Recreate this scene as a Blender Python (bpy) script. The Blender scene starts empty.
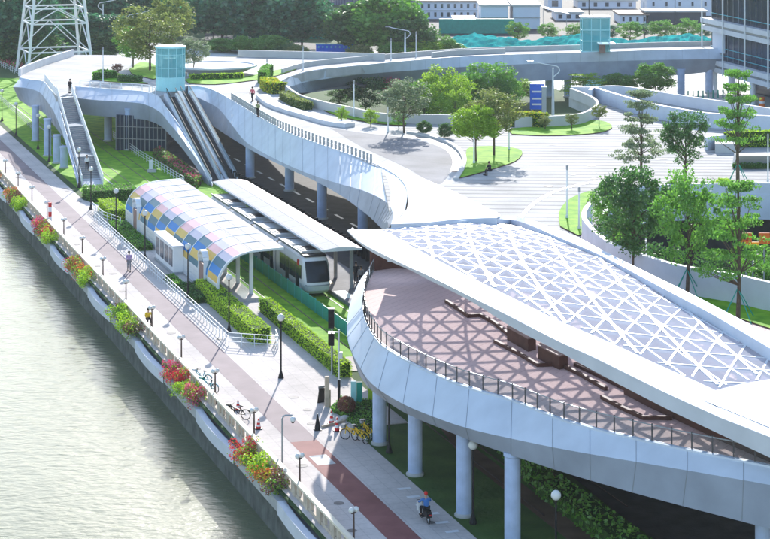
import bpy, bmesh, math, random
from mathutils import Vector, Matrix, geometry
R = math.radians
random.seed(7)
scene = bpy.context.scene
COL = scene.collection
# ---------------------------------------------------------------- camera, sky, sun, exposure
F, H, YH = 2000.0, 35.0, -130.0            # focal length in pixels of a 770 wide picture, eye height, horizon row
cam_d = bpy.data.cameras.new('camera'); cam = bpy.data.objects.new('camera', cam_d); COL.objects.link(cam)
cam.location = (0, 0, H); cam.rotation_euler = (R(90), 0, 0)
cam_d.sensor_width = 36; cam_d.lens = F/770*36; cam_d.shift_y = -(269.5-YH)/770
cam_d.clip_start = 1; cam_d.clip_end = 6000
scene.camera = cam
SUN_EL, SUN_AZ = 22.0, 3.6                 # degrees; azimuth measured from +Y towards +X
world = bpy.data.worlds.new('World'); scene.world = world; world.use_nodes = True
nt = world.node_tree; bg = nt.nodes['Background']
sky = nt.nodes.new('ShaderNodeTexSky'); sky.sky_type = 'NISHITA'; sky.sun_disc = False
sky.sun_elevation = R(SUN_EL); sky.sun_rotation = R(SUN_AZ); sky.air_density = 1.0; sky.dust_density = .6; sky.ozone_density = 1.3
nt.links.new(sky.outputs[0], bg.inputs[0]); bg.inputs[1].default_value = 0.15
sd = bpy.data.lights.new('sun', 'SUN'); sd.energy = 3.5; sd.angle = R(0.55); sd.color = (1.0, .965, .91)
sun = bpy.data.objects.new('sun', sd); COL.objects.link(sun)
dv = Vector((math.sin(R(SUN_AZ))*math.cos(R(SUN_EL)), math.cos(R(SUN_AZ))*math.cos(R(SUN_EL)), math.sin(R(SUN_EL))))
sun.rotation_euler = dv.to_track_quat('Z', 'Y').to_euler(); sun.location = (0, 0, 80)
scene.view_settings.view_transform = 'Standard'; scene.view_settings.look = 'None'
scene.view_settings.exposure = 1.33; scene.view_settings.gamma = 1; scene.view_settings.use_curve_mapping = False
scene.render.engine = 'CYCLES'
scene.cycles.max_bounces = 6; scene.cycles.transparent_max_bounces = 24

# ---------------------------------------------------------------- survey helpers
AL = R(18.5); CA, SA = math.cos(AL), math.sin(AL)
def P(px, py, z=0.0):
    Y = F*(H-z)/(py-YH); return Vector(((px-385)*Y/F, Y, z))
def W(s, t, z=0.0): return Vector((-s*SA+t*CA, s*CA+t*SA, z))
def ST(v): return (-v.x*SA+v.y*CA, v.x*CA+v.y*SA)
def zat(py, Y): return H-(py-YH)*Y/F       # height of a row at a given distance

# ---------------------------------------------------------------- materials
MATS = {}
def nodes(m): return m.node_tree.nodes, m.node_tree.links
def mat(name, c, rough=.6, metal=0, var=.12, scale=1.5, spec=.12, bump=0, c2=None, detail=4):
    if name in MATS: return MATS[name]
    m = bpy.data.materials.new(name); m.use_nodes = True; N, L = nodes(m); b = N['Principled BSDF']
    b.inputs['Roughness'].default_value = rough; b.inputs['Metallic'].default_value = metal
    b.inputs['Specular IOR Level'].default_value = spec
    tc = N.new('ShaderNodeTexCoord'); no = N.new('ShaderNodeTexNoise'); no.inputs['Scale'].default_value = scale
    no.inputs['Detail'].default_value = detail; L.new(tc.outputs['Object'], no.inputs['Vector'])
    cr = N.new('ShaderNodeValToRGB'); cr.color_ramp.elements[0].position = .3; cr.color_ramp.elements[1].position = .7
    k = c2 if c2 else tuple(min(1, x*(1+var)) for x in c)
    a = c if c2 else tuple(x*(1-var) for x in c)
    cr.color_ramp.elements[0].color = (*a, 1); cr.color_ramp.elements[1].color = (*k, 1)
    L.new(no.outputs['Fac'], cr.inputs[0]); L.new(cr.outputs[0], b.inputs['Base Color'])
    if bump:
        bp = N.new('ShaderNodeBump'); bp.inputs['Strength'].default_value = bump; bp.inputs['Distance'].default_value = .05
        n2 = N.new('ShaderNodeTexNoise'); n2.inputs['Scale'].default_value = scale*8; L.new(tc.outputs['Object'], n2.inputs['Vector'])
        L.new(n2.outputs['Fac'], bp.inputs['Height']); L.new(bp.outputs[0], b.inputs['Normal'])
    MATS[name] = m; return m
def leafmat(name, c, c2, trans=.5):
    m = bpy.data.materials.new(name); m.use_nodes = True; N, L = nodes(m); N.remove(N['Principled BSDF'])
    out = N['Material Output']; g = N.new('ShaderNodeNewGeometry'); tc = N.new('ShaderNodeTexCoord')
    no = N.new('ShaderNodeTexNoise'); no.inputs['Scale'].default_value = .9; L.new(tc.outputs['Object'], no.inputs['Vector'])
    ad = N.new('ShaderNodeMath'); ad.operation = 'MULTIPLY_ADD'; ad.inputs[1].default_value = .5
    L.new(g.outputs['Random Per Island'], ad.inputs[0])
    mu = N.new('ShaderNodeMath'); mu.operation = 'MULTIPLY'; mu.inputs[1].default_value = .5; L.new(no.outputs['Fac'], mu.inputs[0]); L.new(mu.outputs[0], ad.inputs[2])
    cr = N.new('ShaderNodeValToRGB'); cr.color_ramp.elements[0].position = .2; cr.color_ramp.elements[1].position = .8
    cr.color_ramp.elements[0].color = (*c, 1); cr.color_ramp.elements[1].color = (*c2, 1); L.new(ad.outputs[0], cr.inputs[0])
    d = N.new('ShaderNodeBsdfDiffuse'); t = N.new('ShaderNodeBsdfTranslucent'); L.new(cr.outputs[0], d.inputs[0]); L.new(cr.outputs[0], t.inputs[0])
    gl = N.new('ShaderNodeBsdfGlossy'); gl.inputs['Roughness'].default_value = .45; gl.inputs[0].default_value = (1, 1, 1, 1)
    mx = N.new('ShaderNodeMixShader'); mx.inputs[0].default_value = trans; L.new(d.outputs[0], mx.inputs[1]); L.new(t.outputs[0], mx.inputs[2])
    m2 = N.new('ShaderNodeMixShader'); m2.inputs[0].default_value = .04; L.new(mx.outputs[0], m2.inputs[1]); L.new(gl.outputs[0], m2.inputs[2])
    L.new(m2.outputs[0], out.inputs[0]); MATS[name] = m; return m
def glassmat(name, c, tr=.5, rough=.05, spec=.6):
    m = bpy.data.materials.new(name); m.use_nodes = True; N, L = nodes(m); b = N['Principled BSDF']
    b.inputs['Base Color'].default_value = (*c, 1); b.inputs['Roughness'].default_value = rough; b.inputs['Specular IOR Level'].default_value = spec
    t = N.new('ShaderNodeBsdfTransparent'); t.inputs[0].default_value = (*[min(1, x*.5+.5) for x in c], 1)
    mx = N.new('ShaderNodeMixShader'); mx.inputs[0].default_value = tr
    L.new(b.outputs[0], mx.inputs[1]); L.new(t.outputs[0], mx.inputs[2]); L.new(mx.outputs[0], N['Material Output'].inputs[0])
    MATS[name] = m; return m
def lines(name, c, cl, period, width, axis='Y', rot=0.0, c2=None, period2=None, rough=.85, var=.06, stain=.12):
    """paving: a colour with joint or band lines repeated along one or two axes"""
    m = bpy.data.materials.new(name); m.use_nodes = True; N, L = nodes(m); b = N['Principled BSDF']; b.inputs['Roughness'].default_value = rough
    b.inputs['Specular IOR Level'].default_value = .06
    tc = N.new('ShaderNodeTexCoord'); mp = N.new('ShaderNodeMapping'); mp.inputs['Rotation'].default_value = (0, 0, rot)
    L.new(tc.outputs['Object'], mp.inputs['Vector']); sx = N.new('ShaderNodeSeparateXYZ'); L.new(mp.outputs[0], sx.inputs[0])
    def band(ax, per, wd):
        d = N.new('ShaderNodeMath'); d.operation = 'DIVIDE'; d.inputs[1].default_value = per; L.new(sx.outputs[ax], d.inputs[0])
        f = N.new('ShaderNodeMath'); f.operation = 'FRACT'; L.new(d.outputs[0], f.inputs[0])
        g = N.new('ShaderNodeMath'); g.operation = 'LESS_THAN'; g.inputs[1].default_value = wd/per; L.new(f.outputs[0], g.inputs[0]); return g
    g = band(axis, period, width); fac = g.outputs[0]
    if period2:
        g2 = band('X' if axis == 'Y' else 'Y', period2, width); mxx = N.new('ShaderNodeMath'); mxx.operation = 'MAXIMUM'
        L.new(g.outputs[0], mxx.inputs[0]); L.new(g2.outputs[0], mxx.inputs[1]); fac = mxx.outputs[0]
    no = N.new('ShaderNodeTexNoise'); no.inputs['Scale'].default_value = .25; no.inputs['Detail'].default_value = 8; L.new(tc.outputs['Object'], no.inputs['Vector'])
    n2 = N.new('ShaderNodeTexNoise'); n2.inputs['Scale'].default_value = 5; n2.inputs['Detail'].default_value = 4; L.new(tc.outputs['Object'], n2.inputs['Vector'])
    mix = N.new('ShaderNodeMix'); mix.data_type = 'RGBA'; mix.inputs['A'].default_value = (*c, 1); mix.inputs['B'].default_value = (*cl, 1); L.new(fac, mix.inputs['Factor'])
    m1 = N.new('ShaderNodeMapRange'); m1.inputs['From Min'].default_value = .3; m1.inputs['From Max'].default_value = .7; m1.inputs['To Min'].default_value = 1-stain; m1.inputs['To Max'].default_value = 1+stain*.4
    L.new(no.outputs['Fac'], m1.inputs[0])
    m3 = N.new('ShaderNodeMapRange'); m3.inputs['From Min'].default_value = .3; m3.inputs['From Max'].default_value = .7; m3.inputs['To Min'].default_value = 1-var; m3.inputs['To Max'].default_value = 1+var
    L.new(n2.outputs['Fac'], m3.inputs[0]); mm = N.new('ShaderNodeMath'); mm.operation = 'MULTIPLY'; L.new(m1.outputs[0], mm.inputs[0]); L.new(m3.outputs[0], mm.inputs[1])
    vm = N.new('ShaderNodeVectorMath'); vm.operation = 'SCALE'; L.new(mix.outputs['Result'], vm.inputs[0]); L.new(mm.outputs[0], vm.inputs['Scale'])
    L.new(vm.outputs[0], b.inputs['Base Color']); MATS[name] = m; return m

M = dict(
 white=mat('white_cladding', (.55, .595, .665), .6, var=.09, scale=.5, detail=9),
 shell=mat('white_shell', (.60, .61, .645), .75, var=.07, scale=.6, detail=9),
 whitep=mat('white_paint', (.72, .72, .73), .4, var=.03),
 steelw=mat('white_steel', (.7, .72, .74), .4, var=.04),
 grey=mat('grey_steel', (.32, .34, .36), .45, .3),
 black=mat('black_metal', (.02, .02, .022), .4),
 dark=mat('dark_rubber', (.015, .015, .015), .7),
 brownm=mat('brown_metal', (.09, .06, .05), .5),
 post=mat('dark_post', (.10, .09, .09), .5),
 column=mat('painted_column', (.40, .48, .66), .5, var=.13, scale=1.3, detail=8),
 conc=mat('concrete', (.42, .42, .41), .8, var=.15, scale=.6, bump=.2),
 concl=mat('pale_concrete', (.48, .48, .47), .75, var=.07, scale=.5),
 quay=mat('quay_stone', (.10, .11, .10), .85, var=.35, scale=1.2, bump=.4),
 stone=mat('balustrade_stone', (.50, .42, .33), .8, var=.2, scale=2.5, bump=.2),
 cream=mat('cream_coping', (.72, .64, .50), .7, var=.08, scale=2),
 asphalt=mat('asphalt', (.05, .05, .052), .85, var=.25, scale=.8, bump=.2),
 soil=mat('soil', (.12, .075, .05), .95, var=.3, scale=.5),
 lane=mat('red_lane', (.20, .070, .068), .8, var=.16, scale=.7, c2=(.27, .105, .10), bump=.1),
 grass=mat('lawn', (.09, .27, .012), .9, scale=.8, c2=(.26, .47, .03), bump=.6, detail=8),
 grassd=mat('shade_tinted_lawn', (.04, .09, .02), .9, scale=.4, c2=(.07, .14, .03), bump=.6, detail=8),  # lawn copy darkened, the terrace's shade put into its colour
 far=mat('far_ground', (.03, .07, .025), .95, scale=.05, c2=(.07, .12, .04), detail=8),
 hedgeb=mat('hedge_core', (.03, .07, .012), .95, var=.3, scale=3),
 bark=mat('bark', (.10, .075, .055), .9, var=.3, scale=4, bump=.4),
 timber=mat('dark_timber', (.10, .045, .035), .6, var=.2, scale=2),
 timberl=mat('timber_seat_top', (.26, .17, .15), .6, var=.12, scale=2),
 globe=mat('frosted_globe', (.66, .66, .64), .3, var=.02),
 red=mat('red_paint', (.55, .03, .03), .5), orange=mat('orange_paint', (.75, .16, .03), .5),
 yellow=mat('yellow_paint', (.75, .48, .03), .5), blue=mat('blue_paint', (.03, .13, .62), .5),
 teal=mat('teal_panel', (.02, .28, .22), .35, var=.1), tealb=mat('teal_block', (.1, .42, .5), .4),
 net=mat('turquoise_netting', (.03, .33, .30), 1, var=.4, scale=.25, spec=0, detail=8),
 tin=mat('purple_grey_sheet', (.17, .16, .23), .6, var=.1, scale=.2),
 prefab=mat('prefab_panel', (.60, .64, .74), .5, var=.06, scale=.1),
 rust=mat('brown_roof', (.32, .23, .19), .8, var=.25, scale=.15),
 wing=mat('window_dark', (.03, .045, .07), .15, var=.2, scale=.3, spec=.8),
 offg=mat('office_glass', (.010, .026, .055), .2, var=.5, scale=.12, spec=.2),
 skin=mat('skin', (.45, .27, .19), .6), hair=mat('hair', (.012, .01, .01), .6),
 cblue=mat('blue_cloth', (.05, .16, .42), .8), cpink=mat('pink_cloth', (.6, .12, .16), .8), cblack=mat('black_cloth', (.02, .02, .025), .85),
 cwhite=mat('white_cloth', (.7, .7, .7), .8), cpurp=mat('lilac_cloth', (.42, .30, .5), .8), cgreen=mat('olive_cloth', (.25, .28, .12), .8),
 cgrey=mat('grey_cloth', (.2, .2, .22), .8), cyel=mat('yellow_cloth', (.75, .5, .04), .8),
)
def rgbm(n, c, r=.6): return mat(n, c, r, var=.06, scale=.6, spec=.2)
M.update(tb=rgbm('tile_blue', (.02, .20, .52)), tg=rgbm('tile_slate', (.07, .17, .22)), ty=rgbm('tile_yellow', (.66, .44, .11)), tp=rgbm('tile_pink', (.68, .40, .42)), tl=rgbm('tile_lilac', (.46, .44, .54)))
M['roofglass'] = glassmat('frosted_roof_glass', (.66, .67, .75), .58, 1, 0)
for n_ in M['roofglass'].node_tree.nodes:
    if n_.type == 'BSDF_TRANSPARENT': n_.inputs[0].default_value = (.93, .93, .97, 1)
M['clear'] = glassmat('clear_glass', (.5, .62, .62), .95, .04)
M['aqua'] = glassmat('aqua_glass', (.16, .52, .58), .40, .06)
M['aqual'] = mat('aqua_plinth', (.34, .68, .72), .3, var=.04)
M['wind'] = mat('tram_window', (.012, .018, .024), .1, spec=.35)
M['l_dark'] = leafmat('leaf_dark', (.025, .085, .02), (.10, .25, .05))
M['l_mid'] = leafmat('leaf_mid', (.07, .22, .025), (.19, .42, .05))
M['l_far'] = leafmat('leaf_far', (.02, .10, .06), (.07, .26, .10))
M['l_yel'] = leafmat('leaf_yellow_green', (.16, .32, .015), (.36, .54, .03))
M['l_olive'] = leafmat('leaf_olive', (.11, .17, .03), (.26, .30, .08))
M['l_pale'] = leafmat('leaf_pale', (.10, .16, .07), (.24, .31, .17))
M['l_hedge'] = leafmat('leaf_hedge', (.34, .54, .012), (.60, .84, .04), .3)
M['f_red'] = leafmat('flower_red', (.50, .02, .03), (.85, .10, .10), .25)
M['f_pink'] = leafmat('flower_pink', (.60, .03, .12), (.8, .15, .25), .25)
M['f_orange'] = leafmat('flower_orange', (.55, .10, .02), (.80, .28, .06), .25)
M['f_bronze'] = leafmat('leaf_bronze', (.14, .05, .035), (.26, .11, .07), .25)
M['f_yellow'] = leafmat('flower_yellow', (.5, .42, .01), (.75, .68, .05), .25)
M['prom'] = lines('promenade_paving', (.60, .54, .505), (.50, .45, .42), .9, .05, 'Y', -AL, period2=.9, stain=.24)
M['plaza'] = lines('banded_plaza_paving', (.43, .415, .40), (.255, .25, .25), 1.9, .5, 'Y', R(3), stain=.28)
M['deckw'] = lines('bridge_paving', (.47, .455, .44), (.30, .29, .29), 3.0, .07, 'Y', R(20), period2=6.0, stain=.3)
M['greyp'] = lines('grey_path_paving', (.24, .235, .245), (.17, .17, .18), 3.0, .08, 'Y', R(30), stain=.25)
M['terr'] = lines('terrace_decking', (.70, .51, .47), (.52, .34, .31), .6, .03, 'X', R(30), stain=.12)
M['tramlawn'] = M['grass']
M['tank'] = lines('white_canopy_panels', (.50, .475, .46), (.30, .28, .28), 2.7, .06, 'Y', -AL, period2=1.3, stain=.04)
M['corr'] = lines('corrugated_sheet', (.20, .19, .27), (.12, .11, .18), .7, .25, 'X', 0, stain=.2)
def watermat():
    m = bpy.data.materials.new('river_water'); m.use_nodes = True; N, L = nodes(m); b = N['Principled BSDF']
    tc = N.new('ShaderNodeTexCoord')
    def noise(sc, dt, mpsc=(1, 1, 1)):
        mp = N.new('ShaderNodeMapping'); mp.inputs['Scale'].default_value = mpsc; L.new(tc.outputs['Object'], mp.inputs[0])
        n = N.new('ShaderNodeTexNoise'); n.inputs['Scale'].default_value = sc; n.inputs['Detail'].default_value = dt; L.new(mp.outputs[0], n.inputs[0]); return n
    n1 = noise(1.7, 8, (.6, 1, 1)); n2 = noise(.12, 3)
    cr = N.new('ShaderNodeValToRGB'); cr.color_ramp.elements[0].color = (.11, .125, .065, 1); cr.color_ramp.elements[1].color = (.155, .17, .10, 1)
    L.new(n2.outputs['Fac'], cr.inputs[0]); L.new(cr.outputs[0], b.inputs['Base Color'])
    b.inputs['Roughness'].default_value = .2; b.inputs['IOR'].default_value = 1.33; b.inputs['Specular IOR Level'].default_value = .38
    bp = N.new('ShaderNodeBump'); bp.inputs['Strength'].default_value = 1.0; bp.inputs['Distance'].default_value = .075
    L.new(n1.outputs['Fac'], bp.inputs['Height']); L.new(bp.outputs[0], b.inputs['Normal']); return m
M['water'] = watermat()

# ---------------------------------------------------------------- mesh builder
class MB:
    def __init__(s): s.v = []; s.f = []; s.m = []; s.k = 0
    def add(s, vs, fs, k=None):
        o = len(s.v); s.v += [Vector(v) for v in vs]; s.f += [tuple(i+o for i in f) for f in fs]; s.m += [s.k if k is None else k]*len(fs); return s
    def box(s, c, d, rz=0, k=None, tilt=None):
        x, y, z = d[0]/2, d[1]/2, d[2]/2; m = Matrix.Rotation(rz, 3, 'Z')
        if tilt is not None: m = m @ tilt
        c = Vector(c); vs = [c+m@Vector((i*x, j*y, l*z)) for i in (-1, 1) for j in (-1, 1) for l in (-1, 1)]
        return s.add(vs, [(0, 1, 3, 2), (4, 6, 7, 5), (0, 4, 5, 1), (2, 3, 7, 6), (0, 2, 6, 4), (1, 5, 7, 3)], k)
    def beam(s, a, b, w, h, k=None):
        a, b = Vector(a), Vector(b); d = (b-a); l = d.length
        if l < 1e-5: return s
        d.normalize(); u = Vector((0, 0, 1)) if abs(d.z) < .95 else Vector((0, 1, 0)); r = d.cross(u).normalized(); u = r.cross(d).normalized()
        vs = [p+r*i*w/2+u*j*h/2 for p in (a, b) for i in (-1, 1) for j in (-1, 1)]
        return s.add(vs, [(0, 1, 3, 2), (4, 6, 7, 5), (0, 4, 5, 1), (2, 3, 7, 6), (0, 2, 6, 4), (1, 5, 7, 3)], k)
    def tube(s, a, b, r0, r1=None, n=10, k=None):
        r1 = r0 if r1 is None else r1; a, b = Vector(a), Vector(b); d = (b-a).normalized(); u = Vector((0, 0, 1)) if abs(d.z) < .95 else Vector((1, 0, 0))
        x = d.cross(u).normalized(); y = d.cross(x); vs = []
        for p, r in ((a, r0), (b, r1)):
            for i in range(n): t = 2*math.pi*i/n; vs.append(p+x*math.cos(t)*r+y*math.sin(t)*r)
        fs = [(i, (i+1) % n, n+(i+1) % n, n+i) for i in range(n)]+[tuple(range(n))[::-1], tuple(range(n, 2*n))]
        return s.add(vs, fs, k)
    def path(s, pts, r, n=8, k=None):
        for a, b in zip(pts, pts[1:]): s.tube(a, b, r, r, n, k)
        return s
    def lathe(s, c, prof, n=16, k=None):
        c = Vector(c); vs = []; fs = []
        for r, z in prof:
            for i in range(n): t = 2*math.pi*i/n; vs.append(c+Vector((r*math.cos(t), r*math.sin(t), z)))
        for j in range(len(prof)-1):
            for i in range(n): fs.append((j*n+i, j*n+(i+1) % n, (j+1)*n+(i+1) % n, (j+1)*n+i))
        fs += [tuple(range(n))[::-1], tuple(range((len(prof)-1)*n, len(prof)*n))]
        return s.add(vs, fs, k)
    def ball(s, c, r, n=14, k=None, sq=(1, 1, 1)):
        m = n//2+1; c = Vector(c); vs = []; fs = []
        for j in range(m+1):
            p = math.pi*j/m
            for i in range(n): t = 2*math.pi*i/n; vs.append(c+Vector((r*sq[0]*math.sin(p)*math.cos(t), r*sq[1]*math.sin(p)*math.sin(t), -r*sq[2]*math.cos(p))))
        for j in range(m):
            for i in range(n): fs.append((j*n+i, j*n+(i+1) % n, (j+1)*n+(i+1) % n, (j+1)*n+i))
        return s.add(vs, fs, k)
    def prism(s, poly, z0, z1, k=None):
        n = len(poly); vs = [Vector((p[0], p[1], z0)) for p in poly]+[Vector((p[0], p[1], z1)) for p in poly]
        return s.add(vs, [tuple(range(n))[::-1], tuple(range(n, 2*n))]+[(i, (i+1) % n, n+(i+1) % n, n+i) for i in range(n)], k)
    def strip(s, A, B, k=None):
        n = len(A); return s.add(list(A)+list(B), [(i, i+1, n+i+1, n+i) for i in range(n-1)], k)
    def wall(s, pts, w, z0, h, k=None, closed=False):
        """a wall of thickness w on a polyline (mitred)"""
        pts = [Vector((p[0], p[1])) for p in pts]; n = len(pts); L_, R_ = [], []
        for i in range(n):
            a = pts[i]-pts[i-1] if i else pts[1]-pts[0]; b = pts[i+1]-pts[i] if i < n-1 else a
            d = (a.normalized()+b.normalized()); d = d.normalized() if d.length > 1e-4 else a.normalized()
            nn = Vector((-d.y, d.x)); L_.append(pts[i]+nn*w/2); R_.append(pts[i]-nn*w/2)
        v = [];
        for i in range(n): v += [(*L_[i], z0), (*L_[i], z0+h), (*R_[i], z0+h), (*R_[i], z0)]
        f = []
        for i in range(n-1):
            o = i*4
            for q in range(4): f.append((o+q, o+(q+1) % 4, o+4+(q+1) % 4, o+4+q))
        f += [(3, 2, 1, 0), (n*4-4, n*4-3, n*4-2, n*4-1)]
        return s.add(v, f, k)
    def split(s, name, mats, parent, n=8, smooth=False):
        """every run of n vertices becomes a part of its own"""
        for i in range(0, len(s.v), n):
            q = MB(); q.v = s.v[i:i+n]
            for f, m in zip(s.f, s.m):
                if i <= f[0] < i+n: q.f.append(tuple(j-i for j in f)); q.m.append(m)
            q.build(name, mats, parent, smooth=smooth)
    def build(s, name, mats, parent=None, origin=None, smooth=False):
        if not isinstance(mats, (list, tuple)): mats = [mats]
        me = bpy.data.meshes.new(name); o = Vector((0, 0, 0))
        if origin is not None: o = Vector(origin)
        off = o.copy()
        if parent is not None and parent.get('_w'):
            off = wloc(parent)
        me.from_pydata([tuple(v-off) for v in s.v], [], s.f)
        for m in mats: me.materials.append(m)
        me.polygons.foreach_set('material_index', s.m)
        if smooth: me.polygons.foreach_set('use_smooth', [True]*len(s.f))
        me.update(); ob = bpy.data.objects.new(name, me); COL.objects.link(ob)
        if parent is not None:
            ob.parent = parent; ob['_w'] = 1 if parent.get('_w') else 0
        else: ob.location = o; ob['_w'] = 1
        return ob
def wloc(o):
    v = Vector(o.location)
    while o.parent: o = o.parent; v += Vector(o.location)
    return v
def tag(o, label, cat, group=None, kind=None):
    if label: o['label'] = label
    if cat: o['category'] = cat
    if group: o['group'] = group
    if kind: o['kind'] = kind
    return o
def struct(o): o['kind'] = 'structure'; return o
def thing(name, label, cat, loc=(0, 0, 0), rz=0, group=None, w=False):
    """w=True: children are given in world coordinates"""
    o = bpy.data.objects.new(name, None); COL.objects.link(o); o.location = loc; o.rotation_euler = (0, 0, rz); o.empty_display_size = .2
    tag(o, label, cat, group); o['_w'] = 1 if w else 0
    return o
def dup(root, loc, rz=0, label=None, scale=None, group=None):
    r = root.copy(); COL.objects.link(r); r.location = loc; r.rotation_euler = (0, 0, rz)
    if scale is not None: r.scale = scale if isinstance(scale, (tuple, list)) else (scale,)*3
    if label: r['label'] = label
    if group: r['group'] = group
    for ch in root.children:
        c = ch.copy(); COL.objects.link(c); c.parent = r
        for g in ch.children:
            d = g.copy(); COL.objects.link(d); d.parent = c
    return r
def resample(pts, step):
    pts = [Vector(p) for p in pts]; out = [pts[0]]; acc = 0
    for a, b in zip(pts, pts[1:]):
        l = (b-a).length
        if l < 1e-6: continue
        while acc+l >= step:
            a = a+(b-a).normalized()*(step-acc); out.append(a.copy()); l = (b-a).length; acc = 0
            if l < 1e-6: break
        acc += l
    return out
def smoothc(pts, n=5):
    """Catmull-Rom through points (Vectors)"""
    pts = [Vector(p) for p in pts]; q = [2*pts[0]-pts[1]]+pts+[2*pts[-1]-pts[-2]]; out = []
    for i in range(1, len(q)-2):
        for j in range(n):
            t = j/n; a, b, c, d = q[i-1], q[i], q[i+1], q[i+2]
            out.append(.5*((2*b)+(c-a)*t+(2*a-5*b+4*c-d)*t*t+(3*b-a-3*c+d)*t**3))
    out.append(pts[-1]); return out
def tess(poly, holes=()):
    loops = [[Vector((p[0], p[1], 0)) for p in poly]]+[[Vector((p[0], p[1], 0)) for p in h] for h in holes]
    tris = geometry.tessellate_polygon(loops); return [v for l in loops for v in l], tris
def sheet(name, poly, z, m, label=None, holes=(), thick=0, mside=None):
    vs, tris = tess(poly, holes); b = MB(); n = len(vs)
    tr = []
    for t in tris:
        a, c, d = (vs[i] for i in t); tr.append(t if (c-a).cross(d-a).z > 0 else t[::-1])
    b.add([(v.x, v.y, z) for v in vs], tr, 0)
    if thick:
        b.add([(v.x, v.y, z-thick) for v in vs], [t[::-1] for t in tr], 1)
        o = 0
        for lp in [poly]+list(holes):
            k = len(lp); b.add([(p[0], p[1], z) for p in lp]+[(p[0], p[1], z-thick) for p in lp], [(i, (i+1) % k, k+(i+1) % k, k+i) for i in range(k)], 1)
    ob = b.build(name, [m, mside or m]); return struct(ob)
def inpoly(x, y, poly):
    c = False; n = len(poly); j = n-1
    for i in range(n):
        xi, yi, xj, yj = poly[i][0], poly[i][1], poly[j][0], poly[j][1]
        if (yi > y) != (yj > y) and x < (xj-xi)*(y-yi)/(yj-yi)+xi: c = not c
        j = i
    return c

# ================================================================ GROUND AND WATER
TW = 30.0
def band_poly(s0, s1, t0, t1): return [W(s0, t0), W(s0, t1), W(s1, t1), W(s1, t0)]
b = MB(); b.add([(-900, -20, -2.6), (60, -20, -2.6), (60, 1100, -2.6), (-900, 1100, -2.6)], [(0, 1, 2, 3)]); struct(b.build('river_water', M['water']))
b = MB(); b.add([W(-60, TW+.02), W(-60, 700), W(900, 700), W(1100, TW+.02)], [(0, 1, 2, 3)]); struct(b.build('ground', M['far']))
sheet('lawn', [W(137, 37.7), W(137, 62), W(330, 62), W(340, 45), W(340, 37.7)], .006, M['grass'])
sheet('shade_coloured_lawn', [W(60, 37.7), W(60, 44), W(114, 44), W(126, 46.5), W(126, 41.5), W(119.5, 41.5), W(119.5, 37.7)], .012, M['grassd'])
sheet('road', [W(40, 46.5), W(40, 75), W(330, 75), W(330, 54), W(200, 52.5), W(100, 46.5)], .016, M['asphalt'])
sheet('soil_strip', [W(60, 42.2), W(60, 43.6), W(113, 43.6), W(124, 45.2), W(124, 44.0), W(112, 42.2)], .020, M['soil'])
# promenade
sheet('promenade_paving', [W(40, 30.3), W(40, 37.7), W(119.5, 37.7), W(119.5, 41.5), W(133, 41.5), W(133, 44.3), W(137, 44.3), W(137, 42.0), W(162, 42.0), W(196, 41.8), W(206, 41.6), W(206, 38.2), W(211, 36.9), W(420, 36.9), W(420, 30.3)], .06, M['prom'], thick=.05)
M['lanem'] = mat('mauve_lane', (.20, .155, .165), .8, var=.12, scale=.5, c2=(.27, .21, .22), bump=.1)
sheet('red_cycle_lane', band_poly(40, 117.6, 33.25, 34.95), .066, M['lane'])
sheet('mauve_cycle_lane', band_poly(117.6, 420, 33.25, 34.95), .066, M['lanem'])
b = MB()
for s in [88+i*1.55 for i in range(13)]: b.add([W(s, 36.5, .067), W(s, 37.25, .067), W(s+.35, 37.25, .067), W(s+.35, 36.5, .067)], [(0, 1, 2, 3)])
struct(b.build('parking_bay_marks', M['whitep']))
b = MB(); b.add([W(112.5, 33.5, .072), W(112.5, 34.6, .072), W(114.5, 34.6, .072), W(114.5, 33.5, .072)], [(0, 1, 2, 3)]); struct(b.build('lane_cover_plate', M['concl']))
# pavements near road
sheet('far_street', [P(55, 45), P(85, 62), P(230, 56), P(320, 62), P(460, 66), P(640, 110), P(900, 118), P(900, 45), P(460, 48), P(230, 46), P(90, 40)], .02, M['concl'])
sheet('site_yard', [(0, 408, 0), (95, 408, 0), (150, 640, 0), (-10, 640, 0)], .04, M['asphalt'])
sheet('far_asphalt', [P(205, 40, .0), P(315, 50), P(700, 52), P(700, 40), P(320, 44), P(205, 33)], .03, M['asphalt'])
sheet('forecourt', [P(630, 110), P(800, 118), P(800, 84), P(640, 84)], .035, M['concl'])
b = MB()
for i in range(26):
    s = 150+i*5.2; b.add([W(s, 59.5, .026), W(s, 59.8, .026), W(s+2.6, 59.8, .026), W(s+2.6, 59.5, .026)], [(0, 1, 2, 3)])
for t in (56.4, 67.5): b.add([W(60, t, .026), W(60, t+.15, .026), W(330, t+.15, .026), W(330, t, .026)], [(0, 1, 2, 3)])
struct(b.build('road_markings', M['whitep']))

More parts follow.
